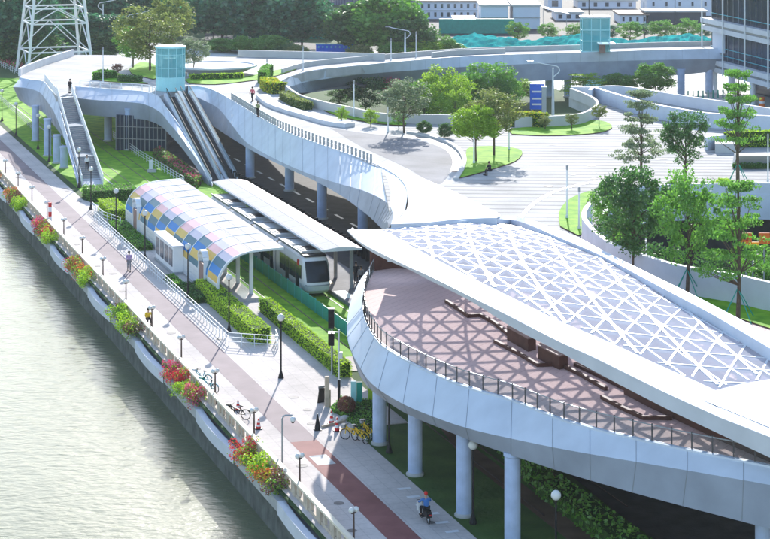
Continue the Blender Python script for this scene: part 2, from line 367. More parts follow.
# quay wall with ledge (a thing) and balustrade
q = thing('quay_wall', 'long dark stone quay wall rising out of the river, green stained at the waterline', 'quay wall', W(150, TW, -3), w=True)
b = MB(); b.add([W(40, TW-.05, -4), W(420, TW-.05, -4), W(420, TW, -.95), W(40, TW, -.95), W(40, 30.9, -.95), W(420, 30.9, -.95)], [(0, 1, 2, 3), (3, 2, 5, 4)])
b.build('wall_face', M['quay'], q)
b = MB()
for i in range(10):   # every other bay the ledge bows out as a white concrete curve
    s0 = 97.7+i*20.0; n = 12
    A = [W(s0+10*j/n, 29.7-.2*math.sin(math.pi*j/n), -.2) for j in range(n+1)]; B = [W(s0+10*j/n, 30.25, -.2) for j in range(n+1)]
    A2 = [v+Vector((0, 0, -.75)) for v in A]; C = [W(s0+10*j/n, 30.15-.2*math.sin(math.pi*j/n), -.2) for j in range(n+1)]; C2 = [v+Vector((0, 0, -.28)) for v in C]
    b.strip(A, C); b.strip(A2, A); b.strip(C, C2); b.strip(C2, [v+Vector((0, 0, -.28)) for v in B])
b.strip([W(40, 30.9, -.75), W(420, 30.9, -.75)], [W(40, 29.9, -.75), W(420, 29.9, -.75)])
b.build('white_ledge', M['shell'], q)
b = MB()
for i in range(9):
    s0 = 107.7+i*20.0; b.box(W(s0+5, 30.1, -.55), (.75, 9.6, .6), AL)
b.split('planter', M['conc'], q)
bal = thing('balustrade', 'low beige stone balustrade with a cream handrail along the river side of the promenade', 'balustrade', W(150, 30.6, 0), w=True)
b = MB(); b.box(W(215, 30.72, .86), (.30, 360, .12), AL); b.build('handrail', M['cream'], bal)
b = MB(); b.box(W(215, 30.72, .12), (.2, 360, .24), AL); b.build('plinth', M['stone'], bal)
b = MB()
for i in range(100): b.box(W(90.6+i*1.25, 30.72, .47), (.16, .34, .62), AL)
b.split('stone_panel', M['stone'], bal)
b = MB()
for i in range(70): b.box(W(90+i*2.5, 30.72, .41), (.3, .42, .78), AL)
b.split('stone_post', M['stone'], bal)

# ================================================================ PLAZA / BRIDGE DECK AT 7 m
ZD = 7.0
noseL = [(20, 78), (19, 75), (30, 71), (50, 63), (75, 55)]
back = [(100, 55), (150, 56), (200, 56.5), (250, 57), (300, 58), (350, 59), (385, 60)]
ringpx = [(279, 83.5), (284, 80), (290, 77), (306, 72), (325, 69), (361, 65.5), (410, 61), (480, 56), (580, 53), (650, 50.5), (709, 49), (736, 48.5)]
holeA = [(283, 90), (299, 102), (324, 110), (343, 114), (379, 122), (440, 124), (500, 127), (547, 127), (582, 124), (597, 116), (596, 109), (585, 103), (569, 97), (589, 98), (613, 96), (638, 98.5), (663, 103), (700, 109), (770, 120), (960, 142)]
roof_far = [(960, 500)]
terr_edge = [(382, 261), (375, 268), (369, 278), (364.5, 289), (362.5, 300), (363, 314), (366, 324), (372, 335), (383, 348), (410, 364), (446, 381), (477, 392), (512, 402), (570, 424), (661, 446), (770, 468), (860, 486), (960, 505)]
lipt = [(380, 167), (340, 152), (315, 143), (290, 134), (262, 119), (245, 109), (232, 101), (218, 93), (205, 88), (188, 86)]
frontL = [(170, 92), (158, 97), (145, 92), (112, 90), (75, 87), (73, 95), (56, 97), (49, 89), (43, 82), (30, 80)]
px2 = lambda pts, z=ZD: [P(x, y, z) for x, y in pts]
TE = smoothc([P(x, y, ZD) for x, y in terr_edge], 4)
deckpoly = px2(noseL)+px2(back)+px2([(361, 65.5), (325, 69), (306, 72), (290, 77), (284, 80), (279, 83.5)])+px2(holeA)+[P(960, 200, ZD)]+[v+Vector((.12,.3,0)) for v in reversed(TE)]+[P(385, 245, ZD), P(392, 225, ZD)]+[v+Vector((.05,.35,0)) for v in px2(lipt)+px2(frontL)]
rimB = [(605, 214), (608, 204), (618, 195), (632, 189), (659, 185), (700, 183.5), (770, 183), (860, 188), (950, 200)]
topN = [(590, 203), (586, 208), (584, 214), (586, 221), (595, 231), (610, 242), (627, 249), (660, 260), (685, 266), (739, 275), (770, 282), (850, 297), (950, 330)]
ZR = ZD+1.9
nearw = smoothc([P(x, y, ZR) for x, y in topN], 4)
farw = smoothc([P(x, y, ZD+1.0) for x, y in rimB], 4)
holeB = list(farw)+list(reversed(nearw))
deck = sheet('plaza_deck', deckpoly, ZD, M['plaza'], holes=[holeB], thick=1.2, mside=M['conc'])
# overlay sheets: pale bridge paving, grey path, terrace decking
bridge_top = px2(noseL)+px2(back)+px2([(361, 65.5), (325, 69), (306, 72), (290, 77), (284, 80), (279, 83.5)])+px2([(283, 90), (299, 102), (324, 110), (343, 114), (379, 122), (400, 130), (440, 140), (458, 152), (462, 166), (452, 184), (440, 186), (410, 174), (388, 165)])+px2([(380, 167.5)])+[v+Vector((.05,.3,0)) for v in px2(lipt[1:])+px2(frontL)]
sheet('bridge_paving', bridge_top, ZD+.006, M['deckw'])
gp = smoothc([P(x, y, ZD) for x, y in [(330, 128), (365, 133), (400, 137), (425, 142), (445, 150), (453, 162), (448, 176), (438, 185), (425, 179), (410, 170), (385, 158), (360, 146), (330, 128)]], 4)
sheet('grey_path', gp[:-1], ZD+.012, M['greyp'])
terrpoly = [v+Vector((.12,.3,0)) for v in TE]+[P(960, 380, ZD), P(800, 340, ZD), P(640, 262, ZD), P(520, 217, ZD), P(440, 217, ZD), P(395, 225, ZD), P(386, 245, ZD)]
sheet('terrace_floor', terrpoly, ZD+.012, M['terr'])
cur = smoothc([P(x, y, ZD) for x, y in [(520, 219), (528, 209), (541, 199), (560, 190), (600, 181), (640, 178)]], 4)
b = MB(); b.wall(cur, .35, ZD+.003, .03); struct(b.build('white_paving_curve', M['whitep']))
cur = smoothc([P(x, y, ZD) for x, y in [(408, 133), (425, 136), (443, 141), (457, 149), (464, 159), (462, 170), (456, 180)]], 4)
b = MB(); b.wall(cur, .45, ZD+.003, .22); struct(b.build('garden_kerb', M['concl']))
cur = smoothc([P(x, y, ZD) for x, y in [(404, 136), (425, 139), (440, 144), (452, 152), (457, 162), (454, 172)]], 4)
b = MB(); b.wall(cur, .8, ZD+.003, .016); struct(b.build('brown_gravel_strip', M['timberl']))
def grass_px(name, pts, z=ZD, h=.10, m=None):
    poly = smoothc([P(x, y, z) for x, y in pts]+[P(*pts[0], z)], 3)[:-1]
    return sheet(name, poly, z+h, m or M['grass'], thick=h-.003, mside=M['soil'])
grass_px('planted_island', [(458, 179), (464, 168), (466, 156), (470, 148), (500, 147), (519, 150), (522, 155), (515, 162), (498, 168), (478, 174)])
grass_px('planted_island', [(512, 134.5), (540, 136), (570, 135.5), (600, 133), (612, 128), (606, 122.5), (590, 121), (560, 126), (512, 129)])
grass_px('lawn_wedge', [(560, 227), (559, 214), (565, 204), (575, 197), (592, 192), (586, 205), (582, 222), (581, 236), (570, 232)])
grass_px('lawn_strip', [(690, 296), (712, 296), (740, 306), (800, 318), (880, 345), (880, 365), (790, 336), (735, 318), (706, 306)])
grass_px('lawn_strip', [(92, 76), (100, 71), (110, 72), (130, 77), (140, 82), (148, 84), (130, 84), (100, 81)], h=.12)
grass_px('lawn_strip', [(129, 70), (140, 63), (156, 66), (156, 79), (146, 78), (133, 75)], h=.12)
grass_px('lawn_strip', [(189, 84), (189, 79), (240, 78), (275, 71), (292, 68), (296, 70), (270, 78), (245, 82), (215, 85)], h=.12)
grass_px('lawn_strip', [(322, 107), (345, 112), (400, 122), (402, 126), (370, 123), (340, 117), (322, 110)], h=.12)
grass_px('lawn_strip', [(655, 189), (700, 188), (775, 187), (775, 191), (700, 192.5), (660, 194)], h=.08)

# ---------------------------------------------------------------- lofted fascias
def fascia(name, label, cat, secs, mats=(None, None), sub=4):
    T = smoothc([P(a[0], a[1], a[2]) for a, _, _ in secs], sub); C_ = smoothc([P(a[0], a[1], a[2]) for _, a, _ in secs], sub); B_ = smoothc([P(a[0], a[1], a[2]) for _, _, a in secs], sub)
    o = thing(name, label, cat, C_[len(C_)//2], w=True)
    n = len(T); b = MB()
    lip = [t+Vector((0, .35, 0)) for t in T]
    up = [t+Vector((0, 0, .10)) for t in T]; lip = [v+Vector((0, 0, .10)) for v in lip]
    b.strip(lip, up); b.strip(up, T); b.strip(T, C_)
    # panel joints: slightly recessed thin gaps are left as dark lines
    b.build('upper_panels', mats[0] or M['white'], o, smooth=True)
    b = MB(); inn = [v+Vector((0, 1.6, .25)) for v in B_]
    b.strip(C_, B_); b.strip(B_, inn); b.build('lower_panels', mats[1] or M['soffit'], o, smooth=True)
    b = MB()
    js = list(range(0, n, 2)) if sub >= 3 else range(n)
    acc = 0; last = T[0]
    for i in range(1, n-1):
        acc += (T[i]-T[i-1]).length
        if acc > 2.6:
            acc = 0
            nrm = (T[i+1]-T[i-1]).cross(C_[i]-T[i]).normalized()
            if nrm.y > 0: nrm = -nrm
            b.beam(T[i]+nrm*.012, C_[i]+nrm*.012, .02, .012)
            n2 = (T[i+1]-T[i-1]).cross(B_[i]-C_[i]).normalized()
            if n2.y > 0: n2 = -n2
            b.beam(C_[i]+n2*.012, B_[i]+n2*.012, .02, .012)
    if b.v: b.split('panel_joint', M['grey'], o)
    return T, C_, B_, o
M['soffit'] = mat('cladding_shade_tone', (.30, .33, .39), .5, var=.12, scale=.5, detail=8)  # cladding darkened, shade of the down-facing panels put into the colour
z = ZD
fascia('bridge_fascia', 'pale blue-white flaring side of the footbridge between the escalators and the lattice roof', 'bridge side', [
 ((188, 86, z), (188, 93, 6.3), (188, 108, 4.6)), ((205, 88, z), (205, 101, 5.9), (205, 120, 3.9)), ((218, 93, z), (219, 109, 5.6), (222, 132, 3.6)),
 ((232, 101, z), (232, 125, 5.2), (236, 141, 3.7)), ((245, 109, z), (245, 141, 4.5), (246, 147, 4.0)), ((262, 119, z), (262, 152, 4.4), (262, 156, 4.1)),
 ((290, 134, z), (290, 166, 4.4), (290, 169.5, 4.1)), ((315, 143, z), (315, 176, 4.6), (315, 181, 4.2)), ((340, 152, z), (340, 184, 5.0), (340, 195, 4.2)),
 ((362, 159.5, z), (360, 189.5, 5.5), (357, 207, 4.2)), ((380, 167, z), (378, 197, 6.2), (371, 218, 4.2)), ((398, 178, 7.5), (389, 205, 6.9), (378, 225, 4.5)),
 ((407, 192, 8.3), (393, 215, 7.7), (383, 229, 6)), ((405, 212, 9.6), (391, 224, 8.8), (388, 229, 8.2))])
fascia('stair_bridge_fascia', 'rounded white bridge prow sloping down beside the stairs on the left', 'bridge side', [
 ((20, 78, z), (13, 87, 6.2), (19, 100, 4.2)), ((30, 80, z), (26, 88, 6.1), (30, 106.5, 3.9)), ((43, 82, z), (39, 92, 6.0), (42, 111.5, 3.9)), ((49, 89, z), (46, 100, 5.9), (49, 119, 3.7)),
 ((56, 97, 6.7), (54, 112, 5.4), (56, 128, 3.4)), ((62, 118, 5.3), (61, 129, 4.3), (64.5, 140, 2.8)), ((70, 147, 3.3), (69.5, 155, 2.7), (71.5, 163, 1.8)), ((79, 180, .7), (78, 184, .4), (78, 187, .05))])
fascia('middle_bridge_fascia', 'long white arching bridge side between the stairs and the outer escalator flank', 'bridge side', [
 ((75, 87, z), (76, 98, 6), (78, 114, 4)), ((95, 88.5, z), (95, 100, 6), (95, 115.5, 4)), ((112, 90, z), (112, 101, 6), (112, 117, 4)), ((132, 91, z), (132, 102.5, 6), (132, 118.5, 4)), ((145, 92.5, z), (145, 104.5, 6), (146, 120, 4)),
 ((158, 97, z), (160, 112, 5.7), (160, 125.5, 4)), ((165, 107, 6.3), (170, 124, 4.9), (171, 136, 3.5)), ((178, 124, 5.0), (181, 137, 4.0), (182, 148, 2.8)),
 ((196, 153, 2.6), (199, 163, 1.9), (200, 172, 1.0)), ((212, 180, .5), (212, 184, .3), (212, 187, .05))])
ringT, ringC, ringB, ringO = fascia('ring_bridge_fascia', 'long white curved side of the raised ring walkway in the background', 'bridge side', [
 ((279, 83.5, z), (279, 86, 6.6), (281, 88, 6.2)), ((284, 80, z), (285, 86, 6.2), (288, 90, 5.6)), ((290, 77, z), (292, 86, 5.9), (298, 93, 4.6)), ((306, 72, z), (306, 82, 5.6), (312, 92, 3.7)),
 ((325, 69, z), (325, 79, 5.6), (330, 90, 3.3)), ((361, 65.5, z), (361, 74.5, 5.6), (364, 88, 3.2)), ((410, 61, z), (410, 70.5, 5.6), (410, 85.5, 3.1)), ((480, 56, z), (480, 66, 5.6), (480, 83, 3.0)),
 ((580, 53, z), (580, 62, 5.6), (580, 79.5, 3.0)), ((650, 50.5, z), (650, 60, 5.6), (650, 77, 3.0)), ((709, 49, z), (709, 59, 5.6), (709, 72, 3.4)), ((736, 48.5, z), (735, 58, 5.6), (734, 67, 4.2))])
# ring walkway slab
A = ringT; n = len(A); B = []
for i in range(n):
    t = i/(n-1); B.append(A[i]+Vector((-1.0*(1-t), 6.5, 0)))
b = MB(); b.strip(A, B); b.strip([v-Vector((0, -1.5, 3.2)) for v in A], [v-Vector((0, 0, 3.2)) for v in B]); b.strip(B, [v-Vector((0, 0, 3.2)) for v in B])
b.add([A[-1], B[-1], B[-1]-Vector((0, 0, 3.2)), A[-1]-Vector((0, 0, 3.2))], [(0, 1, 2, 3)])
struct(b.build('ring_walkway', M['deckw']))
pw = thing('parapet_wall', 'low white parapet along the far side of the ring walkway', 'parapet', B[n//2], w=True)
b = MB(); b.wall([v-Vector((0, .2, 0)) for v in B[6:]], .3, ZD, .7); b.build('wall', M['concl'], pw)
tag(MB().wall([P(x, y, ZD) for x, y in [(238, 56.5), (280, 57.5), (300, 58), (340, 59), (385, 60.3)]], .3, ZD, 1.0).build('parapet_wall', M['concl'], origin=P(300, 58, ZD)), 'straight pale parapet behind the round planter on the bridge deck', 'parapet')
tag(MB().wall(smoothc([P(x, y, ZD) for x, y in [(19.5, 76), (24, 73.5), (45, 65), (73, 56)]], 3), .35, ZD, 1.0).build('parapet_wall', M['shell'], origin=P(40, 66, ZD)), 'white parapet on the left edge of the bridge below the pylon', 'parapet')

# terrace fascia
tsecs = []
for (a, c, zc, bb, zb) in [((382, 261), (374, 264), 6.6, (380, 270), 5.6), ((375, 268), (362, 277), 6.3, (368, 290), 4.9), ((369, 278), (355, 291), 6.2, (362, 306), 4.6), ((364.5, 289), (350, 304), 6.1, (357, 325), 4.4), ((362.5, 300), (347.5, 318), 6.1, (354.5, 343), 4.4), ((363, 314), (347, 334), 5.9, (354.5, 360), 4.4),
  ((366, 324), (350, 348), 5.7, (359, 374), 4.4), ((372, 335), (358, 364), 5.5, (368, 387), 4.4), ((383, 348), (372, 384), 5.4, (383, 399), 4.4), ((410, 364), (403, 404), 5.4, (408, 414.6), 4.7), ((446, 381), (442, 420), 5.5, (446, 430.5), 4.75), ((477, 392), (474, 430), 5.6, (477, 443), 4.75), ((512, 402), (511, 438.5), 5.75, (511, 455), 4.8),
  ((570, 424), (570, 450.5), 6.1, (572, 475), 4.8), ((661, 446), (661, 466), 6.35, (656, 499), 4.7), ((770, 468), (770, 485), 6.5, (770, 529), 4.45), ((860, 486), (860, 503), 6.5, (865, 555), 4.4), ((960, 505), (960, 523), 6.5, (965, 583), 4.4)]:
    tsecs.append(((a[0], a[1], ZD), (c[0], c[1], zc), (bb[0], bb[1], zb)))
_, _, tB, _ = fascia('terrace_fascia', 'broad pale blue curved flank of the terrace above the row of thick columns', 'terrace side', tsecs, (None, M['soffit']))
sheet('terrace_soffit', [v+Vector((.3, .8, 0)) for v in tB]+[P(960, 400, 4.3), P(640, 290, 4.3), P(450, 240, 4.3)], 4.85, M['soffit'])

# ---------------------------------------------------------------- columns
def column(px, py, ht, r, label, group, name='column'):
    o = P(px, py-(4 if 'footbridge' in group else 0)); t = thing(name, label, 'column', o, group=group)
    MB().lathe((0, 0, 0), [(r, 0), (r, ht-.25), (r*1.12, ht-.2), (r*1.12, ht)], 24).build('shaft', M['column'], t, smooth=False)
    MB().lathe((0, 0, 0), [(r*1.25, 0), (r*1.25, .12), (r*1.02, .2)], 24).build('base_ring', M['conc'], t); return t
for px, py, lb in [(379.5, 444, 'thick blue-white column beside the parked yellow bicycles'), (415, 475, 'second thick column from the yellow bicycles under the terrace'), (464, 516, 'third thick terrace column standing left of the globe lamp in the shade'), (512.5, 545, 'fourth thick terrace column, between the two shaded globe lamps'),
        (764, 609, 'thick terrace column at the lower right corner of the picture')]: column(px, py, 4.84, .42, lb, 'columns carrying the terrace')
for px, py, lb in [(250, 182, 'leftmost column under the footbridge, beside the escalator foot'), (289.5, 195, 'column under the footbridge behind the white tram canopy'), (322, 223, 'column under the footbridge rising behind the middle of the flat canopy'), (363, 246, 'column under the footbridge next to the tip of the lattice roof')]: column(px, py, 4.6, .5, lb, 'columns carrying the footbridge')
for px, py, h_, lb in [(35.5, 141, 4.6, 'leftmost column below the rounded bridge prow'), (47.5, 156, 4.6, 'second column from the left below the bridge prow'), (57, 163, 3.4, 'column with a flared foot beside the stair flank'), (64, 168, 2.6, 'shortest column tucked beneath the stairs')]: column(px, py, h_, .45, lb, 'columns under the stair bridge')
for px, py, lb in [(549, 97, 'dark column below the ring walkway beside the blue sign'), (568, 97, 'column below the ring walkway behind the ramp wall'), (681, 96, 'blue-white column below the ring walkway right of the round tree'), (709, 93.5, 'slim pale column below the ring walkway'), (732, 90, 'column under the end of the ring walkway next to the office')]: column(px, py, 4.2, .6, lb, 'columns carrying the ring walkway')
column(128, 150, 5.2, .4, 'dark column under the bridge in front of the glazed hall', 'columns under the stair bridge')
column(108, 141, 5.2, .5, 'pier in deep shade right of the stairs', 'columns under the stair bridge')

# ---------------------------------------------------------------- junction shell
def shellz(v): return v
rowA = [P(*p) for p in [(380, 167, 7.02), (392, 172, 7.3), (398, 178, 7.5), (404, 185, 7.9), (407, 192, 8.3), (408, 202, 8.9), (405, 212, 9.6), (391, 224, 10.2)]]
rowB = [P(*p) for p in [(384, 165.5, 7.02), (412, 178, 7.2), (424, 186, 7.5), (432, 193, 8.0), (438, 200, 8.6), (438, 208, 9.2), (432, 215, 9.9), (425, 222.5, 10.5)]]
rowC = [P(*p) for p in [(388, 164.5, 7.02), (425, 180, 7.05), (443, 188, 7.15), (456, 195, 7.5), (466, 202, 8.1), (471, 209, 8.9), (468, 215, 9.8), (460, 219, 10.6)]]
rowD = [P(*p) for p in [(391, 164, 7.02), (432, 182, 7.02), (455, 192, 7.02), (472, 200, 7.1), (487, 208, 7.5), (498, 213, 8.2), (500, 216, 9.4), (497, 217.5, 10.6)]]
sh = thing('junction_shell', 'smooth white shell where the footbridge swells up into the lattice roof', 'roof shell', rowB[4], w=True)
b = MB(); rr = [smoothc(r_, 4) for r_ in (rowA, rowB, rowC, rowD)]
n = len(rr[0]); grid = []
cols = [smoothc([rr[k][i] for k in range(4)], 4) for i in range(n)]
for i in range(n-1): b.strip(cols[i], cols[i+1])
b.build('shell_skin', M['shell'], sh, smooth=True)
b = MB(); fl = [Vector(v) for v in cols[-1]]; b.strip(fl, [v-Vector((0, 0, .55)) for v in fl]); b.build('front_lip', M['white'], sh)

# ================================================================ LATTICE ROOF
import numpy as np
ctrl = [(347, 231, 10.2), (383, 230, 11.2), (406, 243, 11.7), (430, 256, 11.65), (454, 268.5, 11.5), (494, 288.6, 11.2), (523, 303, 10.9), (560, 321, 10.5), (607, 341, 10.1), (664, 367, 9.6), (716, 390, 9.1),
 (740, 384, 9.1), (770, 379, 9.1), (860, 372, 9.1), (960, 372, 9.1), (400, 228.5, 10.8), (440, 225, 10.15), (477, 222.5, 10.05), (530, 230, 10.2), (580, 249.5, 10.1), (648, 286, 9.95), (713, 325, 9.7), (770, 361, 9.4), (860, 410, 9.2),
 (360, 242, 10.8), (380, 253, 11.4), (426, 274.5, 11.6), (468, 295.7, 11.3), (511, 317, 10.9), (560, 342, 10.4), (593, 357, 10.1), (664, 392, 9.4), (721, 418, 8.9), (770, 437, 8.6), (870, 474, 8.3), (960, 505, 8.2)]
CP = [P(*c) for c in ctrl]
def basis(X, Y):
    x, y = (X-10)/10, (Y-118)/15; return [1, x, y, x*x, x*y, y*y, y**3, x*y*y, x*x*y]
ZC, *_ = np.linalg.lstsq(np.array([basis(v.x, v.y) for v in CP]), np.array([v.z for v in CP]), rcond=None)
def zr(X, Y): return float(np.dot(ZC, basis(X, Y)))
def PR(px, py, dz=0):
    z = 10.0
    for _ in range(40):
        v = P(px, py, z); z = .6*z+.4*(min(12, max(7.5, zr(v.x, v.y)))+dz)
    return P(px, py, z)
lo_glass = [(383, 230), (406, 243), (430, 256), (454, 268.5), (494, 288.6), (523, 303), (560, 321), (607, 341), (664, 367), (716, 390)]
ri_glass = [(740, 384), (770, 379), (860, 372), (960, 372)]
up_glass = [(386, 229.5), (400, 228.5), (440, 225), (477, 222.5), (510, 224), (530, 230), (555, 239), (580, 249.5), (604, 260), (648, 286), (681, 307), (713, 325), (770, 361), (860, 420)]
up_in = [(386, 229), (400, 227.5), (440, 223.5), (477, 219.5), (510, 219.6), (530, 225), (555, 235.5), (580, 246), (609, 259), (656, 284.5), (690, 302.5), (715.5, 316), (770, 348), (860, 401)]
up_out = [(386, 228.4), (400, 227), (440, 223), (477, 218), (510, 216), (530, 219.5), (555, 228.5), (580, 238), (619, 259), (656, 276.5), (700, 298), (726, 312), (770, 335), (860, 384)]
lo_out = [(347, 230), (360, 242), (380, 253), (411, 268), (426, 274.5), (468.6, 295.7), (511, 317), (560, 342), (593, 357), (664, 392), (721, 418), (770, 437), (870, 474), (960, 505)]
lo_bot = [(347, 232), (360, 244.5), (383, 257), (411, 271), (426, 279), (462, 300.5), (511, 327), (560, 352.5), (593, 371), (664, 408), (721, 435), (770, 458), (870, 498), (960, 532)]
LG = [PR(*p) for p in lo_glass]; UG = [PR(*p) for p in up_glass]; gx, gy = zip(*up_in); ox, oy = zip(*up_out)
UI = [Vector((v.x, v.y+.06, zat(float(np.interp(p[0], gx, gy)), v.y+.06))) for v, p in zip(UG, up_glass)]
UO = [P(p[0], float(np.interp(p[0], ox, oy)), v.z+.04) for v, p in zip(UI, up_glass)]
ZX, ZZ = zip(*[(347, 10.1), (360, 10.6), (383, 11.3), (406, 11.6), (430, 11.65), (468, 11.35), (511, 10.95), (560, 10.45), (607, 10.05), (664, 9.5), (716, 9.05), (770, 8.7), (870, 8.3), (960, 8.2)])
def zl(x): return float(np.interp(x, ZX, ZZ))
LO = [P(x, y, zl(x)) for x, y in lo_out]
LB = []
for v, (x, y) in zip(LO, lo_bot): LB.append(Vector((v.x+.05, v.y+.1, H-(y-YH)*(v.y+.1)/F)))
glass_poly = smoothc(LG, 3)+[PR(*p) for p in ri_glass]+list(reversed(smoothc(UG[:-1], 3)))
roof = thing('lattice_roof', 'huge leaf-shaped white roof of frosted glass on a triangular lattice over the terrace', 'roof', (9, 112, 10), w=True)
# glass, cut in fine rows so that it follows the roof surface
def clip_rows(poly, ystep):
    ys = [p.y for p in poly]; y = min(ys); out = []
    while y < max(ys):
        y2 = y+ystep
        out.append((y, y2)); y = y2
    return out
def xspan(poly, y):
    xs = []; n = len(poly)
    for i in range(n):
        a, c = poly[i], poly[(i+1) % n]
        if (a.y > y) != (c.y > y): xs.append(a.x+(c.x-a.x)*(y-a.y)/(c.y-a.y))
    return sorted(xs)
b = MB(); y0 = min(p.y for p in glass_poly)+.01; y1 = max(p.y for p in glass_poly)-.01; rows = 60; prev = None
for i in range(rows+1):
    y = y0+(y1-y0)*i/rows; xs = xspan(glass_poly, y)
    if len(xs) < 2: prev = None; continue
    cur_ = (xs[0], xs[-1], y)
    for q_ in range(16 if prev else 0):
            f0, f1 = q_/16, (q_+1)/16; g = []
            for (xa, xb, yy_), f_ in (((prev[0], prev[1], prev[2]), f0), ((prev[0], prev[1], prev[2]), f1), ((cur_[0], cur_[1], y), f1), ((cur_[0], cur_[1], y), f0)):
                X_ = xa+(xb-xa)*f_; g.append((X_, yy_, zr(X_, yy_)))
            b.add(g, [(0, 1, 2, 3)])
    prev = cur_
b.build('glass_skin', M['roofglass'], roof)
def clipline(a, d, lo=-200, hi=200, st=.5):
    segs = []; cur = None; t = lo
    while t < hi:
        x, y = a[0]+d[0]*t, a[1]+d[1]*t; ins = inpoly(x, y, glass_poly)
        if ins and cur is None: cur = t
        if not ins and cur is not None: segs.append((cur, t)); cur = None
        t += st
    return segs
def rib(bm, a, d, w, h, dz):
    for t0, t1 in clipline(a, d):
        k = max(1, int((t1-t0)/3)); pts = []
        for i in range(k+1):
            t = t0+(t1-t0)*i/k; x, y = a[0]+d[0]*t, a[1]+d[1]*t; pts.append(Vector((x, y, zr(x, y)+dz)))
        for p_, q_ in zip(pts, pts[1:]): bm.beam(p_, q_, w, h)
b = MB()
HT, BS = 2.35, 1.62
yy = 84.0
while yy < 145: rib(b, (10, yy), (1, 0), .12, .2, -.078); yy += HT
b.build('cross_rib', M['whitep'], roof)
for sgn in (1, -1):
    b = MB(); th = math.atan2(HT, sgn*BS/2); d = (math.cos(th), math.sin(th)); x = -60.0
    while x < 90: rib(b, (x, 84.0), d, .12, .2, -.074+.004*sgn); x += BS
    b.build('diagonal_rib', M['whitep'], roof)
b = MB()
x = -10.0
while x < 60:
    pts = []; y = 84
    while y < 146:
        X = x-.075*(y-110)+.0035*(y-118)**2
        if inpoly(X, y, glass_poly): pts.append(Vector((X, y, zr(X, y)-.055)))
        elif pts:
            if len(pts) > 1:
                for p_, q_ in zip(pts, pts[1:]): b.beam(p_, q_, .19, .2)
            pts = []
        y += 1.0
    for p_, q_ in zip(pts, pts[1:]): b.beam(p_, q_, .19, .2)
    x += 2.75
b.build('main_rib', M['whitep'], roof)
# lower rim
lg = [Vector((LO[0].x+.2, LO[0].y+.15, LO[0].z))]+LG
b = MB()
def resn(pts, n):
    pts = smoothc(pts, 6); L_ = [0]
    for a, c in zip(pts, pts[1:]): L_.append(L_[-1]+(c-a).length)
    out = []
    for i in range(n):
        t = L_[-1]*i/(n-1); j = 0
        while j < len(L_)-2 and L_[j+1] < t: j += 1
        out.append(pts[j].lerp(pts[j+1], (t-L_[j])/max(1e-6, L_[j+1]-L_[j])))
    return out
end_o = LO[11]
inner = [LO[0]+Vector((.15, .2, 0))]+[P(x, y, zl(x)+.14) for x, y in lo_glass]
outer_a = LO[:11]
I_, O_ = resn(inner, 48), resn(LO[:11], 48)
Bt = resn(LB[:11], 48)
b.strip(I_, O_); b.strip(O_, Bt); b.strip(Bt, [v+Vector((.3, 2.0, -.03)) for v in Bt])
b.strip([PR(383, 230, .06), PR(386, 229, .06)], [LO[0], LO[0]+Vector((.3, .3, 0))])
far_r = [PR(*p, dz=.06) for p in [(716, 390), (740, 384), (770, 379), (860, 372), (960, 372)]]
b.strip([far_r[0], far_r[1], far_r[2], far_r[3], far_r[4]], [LO[10], LO[10].lerp(LO[11], .5), LO[11], LO[12], LO[13]])
b.strip(LO[10:], LB[10:]); b.strip(LB[10:], [v+Vector((.3, 2.0, -.03)) for v in LB[10:]])
b.build('lower_rim', M['shell'], roof)
b = MB(); a1, a2 = PR(693, 396, .1), PR(770, 427.5, .1); b.beam(a1, a2, .10, .05); b.beam(a2, PR(860, 462, .1), .10, .05); b.build('drain_slot', M['grey'], roof)
b = MB(); U0, U1, U2 = smoothc(UG, 4), smoothc(UI, 4), smoothc(UO, 4)
b.strip(U0, U1); b.strip(U1, U2); b.strip(U2, [v-Vector((-.1, -.2, 2.3)) for v in U2]); b.build('upper_rim', M['white'], roof)  # skirt below the rim made deep to block sun reaching the terrace
# supports for the roof standing on the terrace
b = MB()
for px, py in [(470, 250), (560, 290), (650, 335), (740, 380)]:
    v = P(px, py, ZD); b.tube(v, (v.x, v.y, zr(v.x, v.y)-.05), .18, .14, 14)
b.split('support_post', M['steelw'], roof, 28)

wl = [Vector((-1.0, 139.6)), Vector((.5, 140.6)), Vector((2, 140.4)), Vector((5, 139.8)), Vector((9, 139.6)), Vector((11.5, 137.5))]  # added wall, keeps the low sun off the terrace's far end
tag(MB().wall(wl, .2, ZD+.015, 2.7).build('terrace_shade_wall', M['timber'], origin=(4, 141.4, ZD)), 'added dark wall shading the far end of the terrace under the roof', 'wall')
# terrace railing
tr = thing('terrace_railing', 'glass railing with dark posts along the curved edge of the terrace', 'railing', P(446, 381, ZD), w=True)
rp = resample(TE[3:], 1.12)
b = MB(); b2 = MB(); b3 = MB()
offs = Vector((.12, .22, 0))
for i, v in enumerate(rp[:90]):
    v = v+offs; b.box(v+Vector((0, 0, .45)), (.07, .07, .95))
for a, c in zip(rp[:90], rp[1:90]):
    a, c = a+offs, c+offs
    b2.beam(a+Vector((0, 0, .85)), c+Vector((0, 0, .85)), .05, .05); b2.beam(a+Vector((0, 0, .10)), c+Vector((0, 0, .10)), .03, .03)
    b3.add([a+Vector((0, 0, .14)), c+Vector((0, 0, .14)), c+Vector((0, 0, .8)), a+Vector((0, 0, .8))], [(0, 1, 2, 3)])
b.split('post', M['post'], tr); b2.build('rail', M['grey'], tr); b3.build('glass_panel', M['clear'], tr)
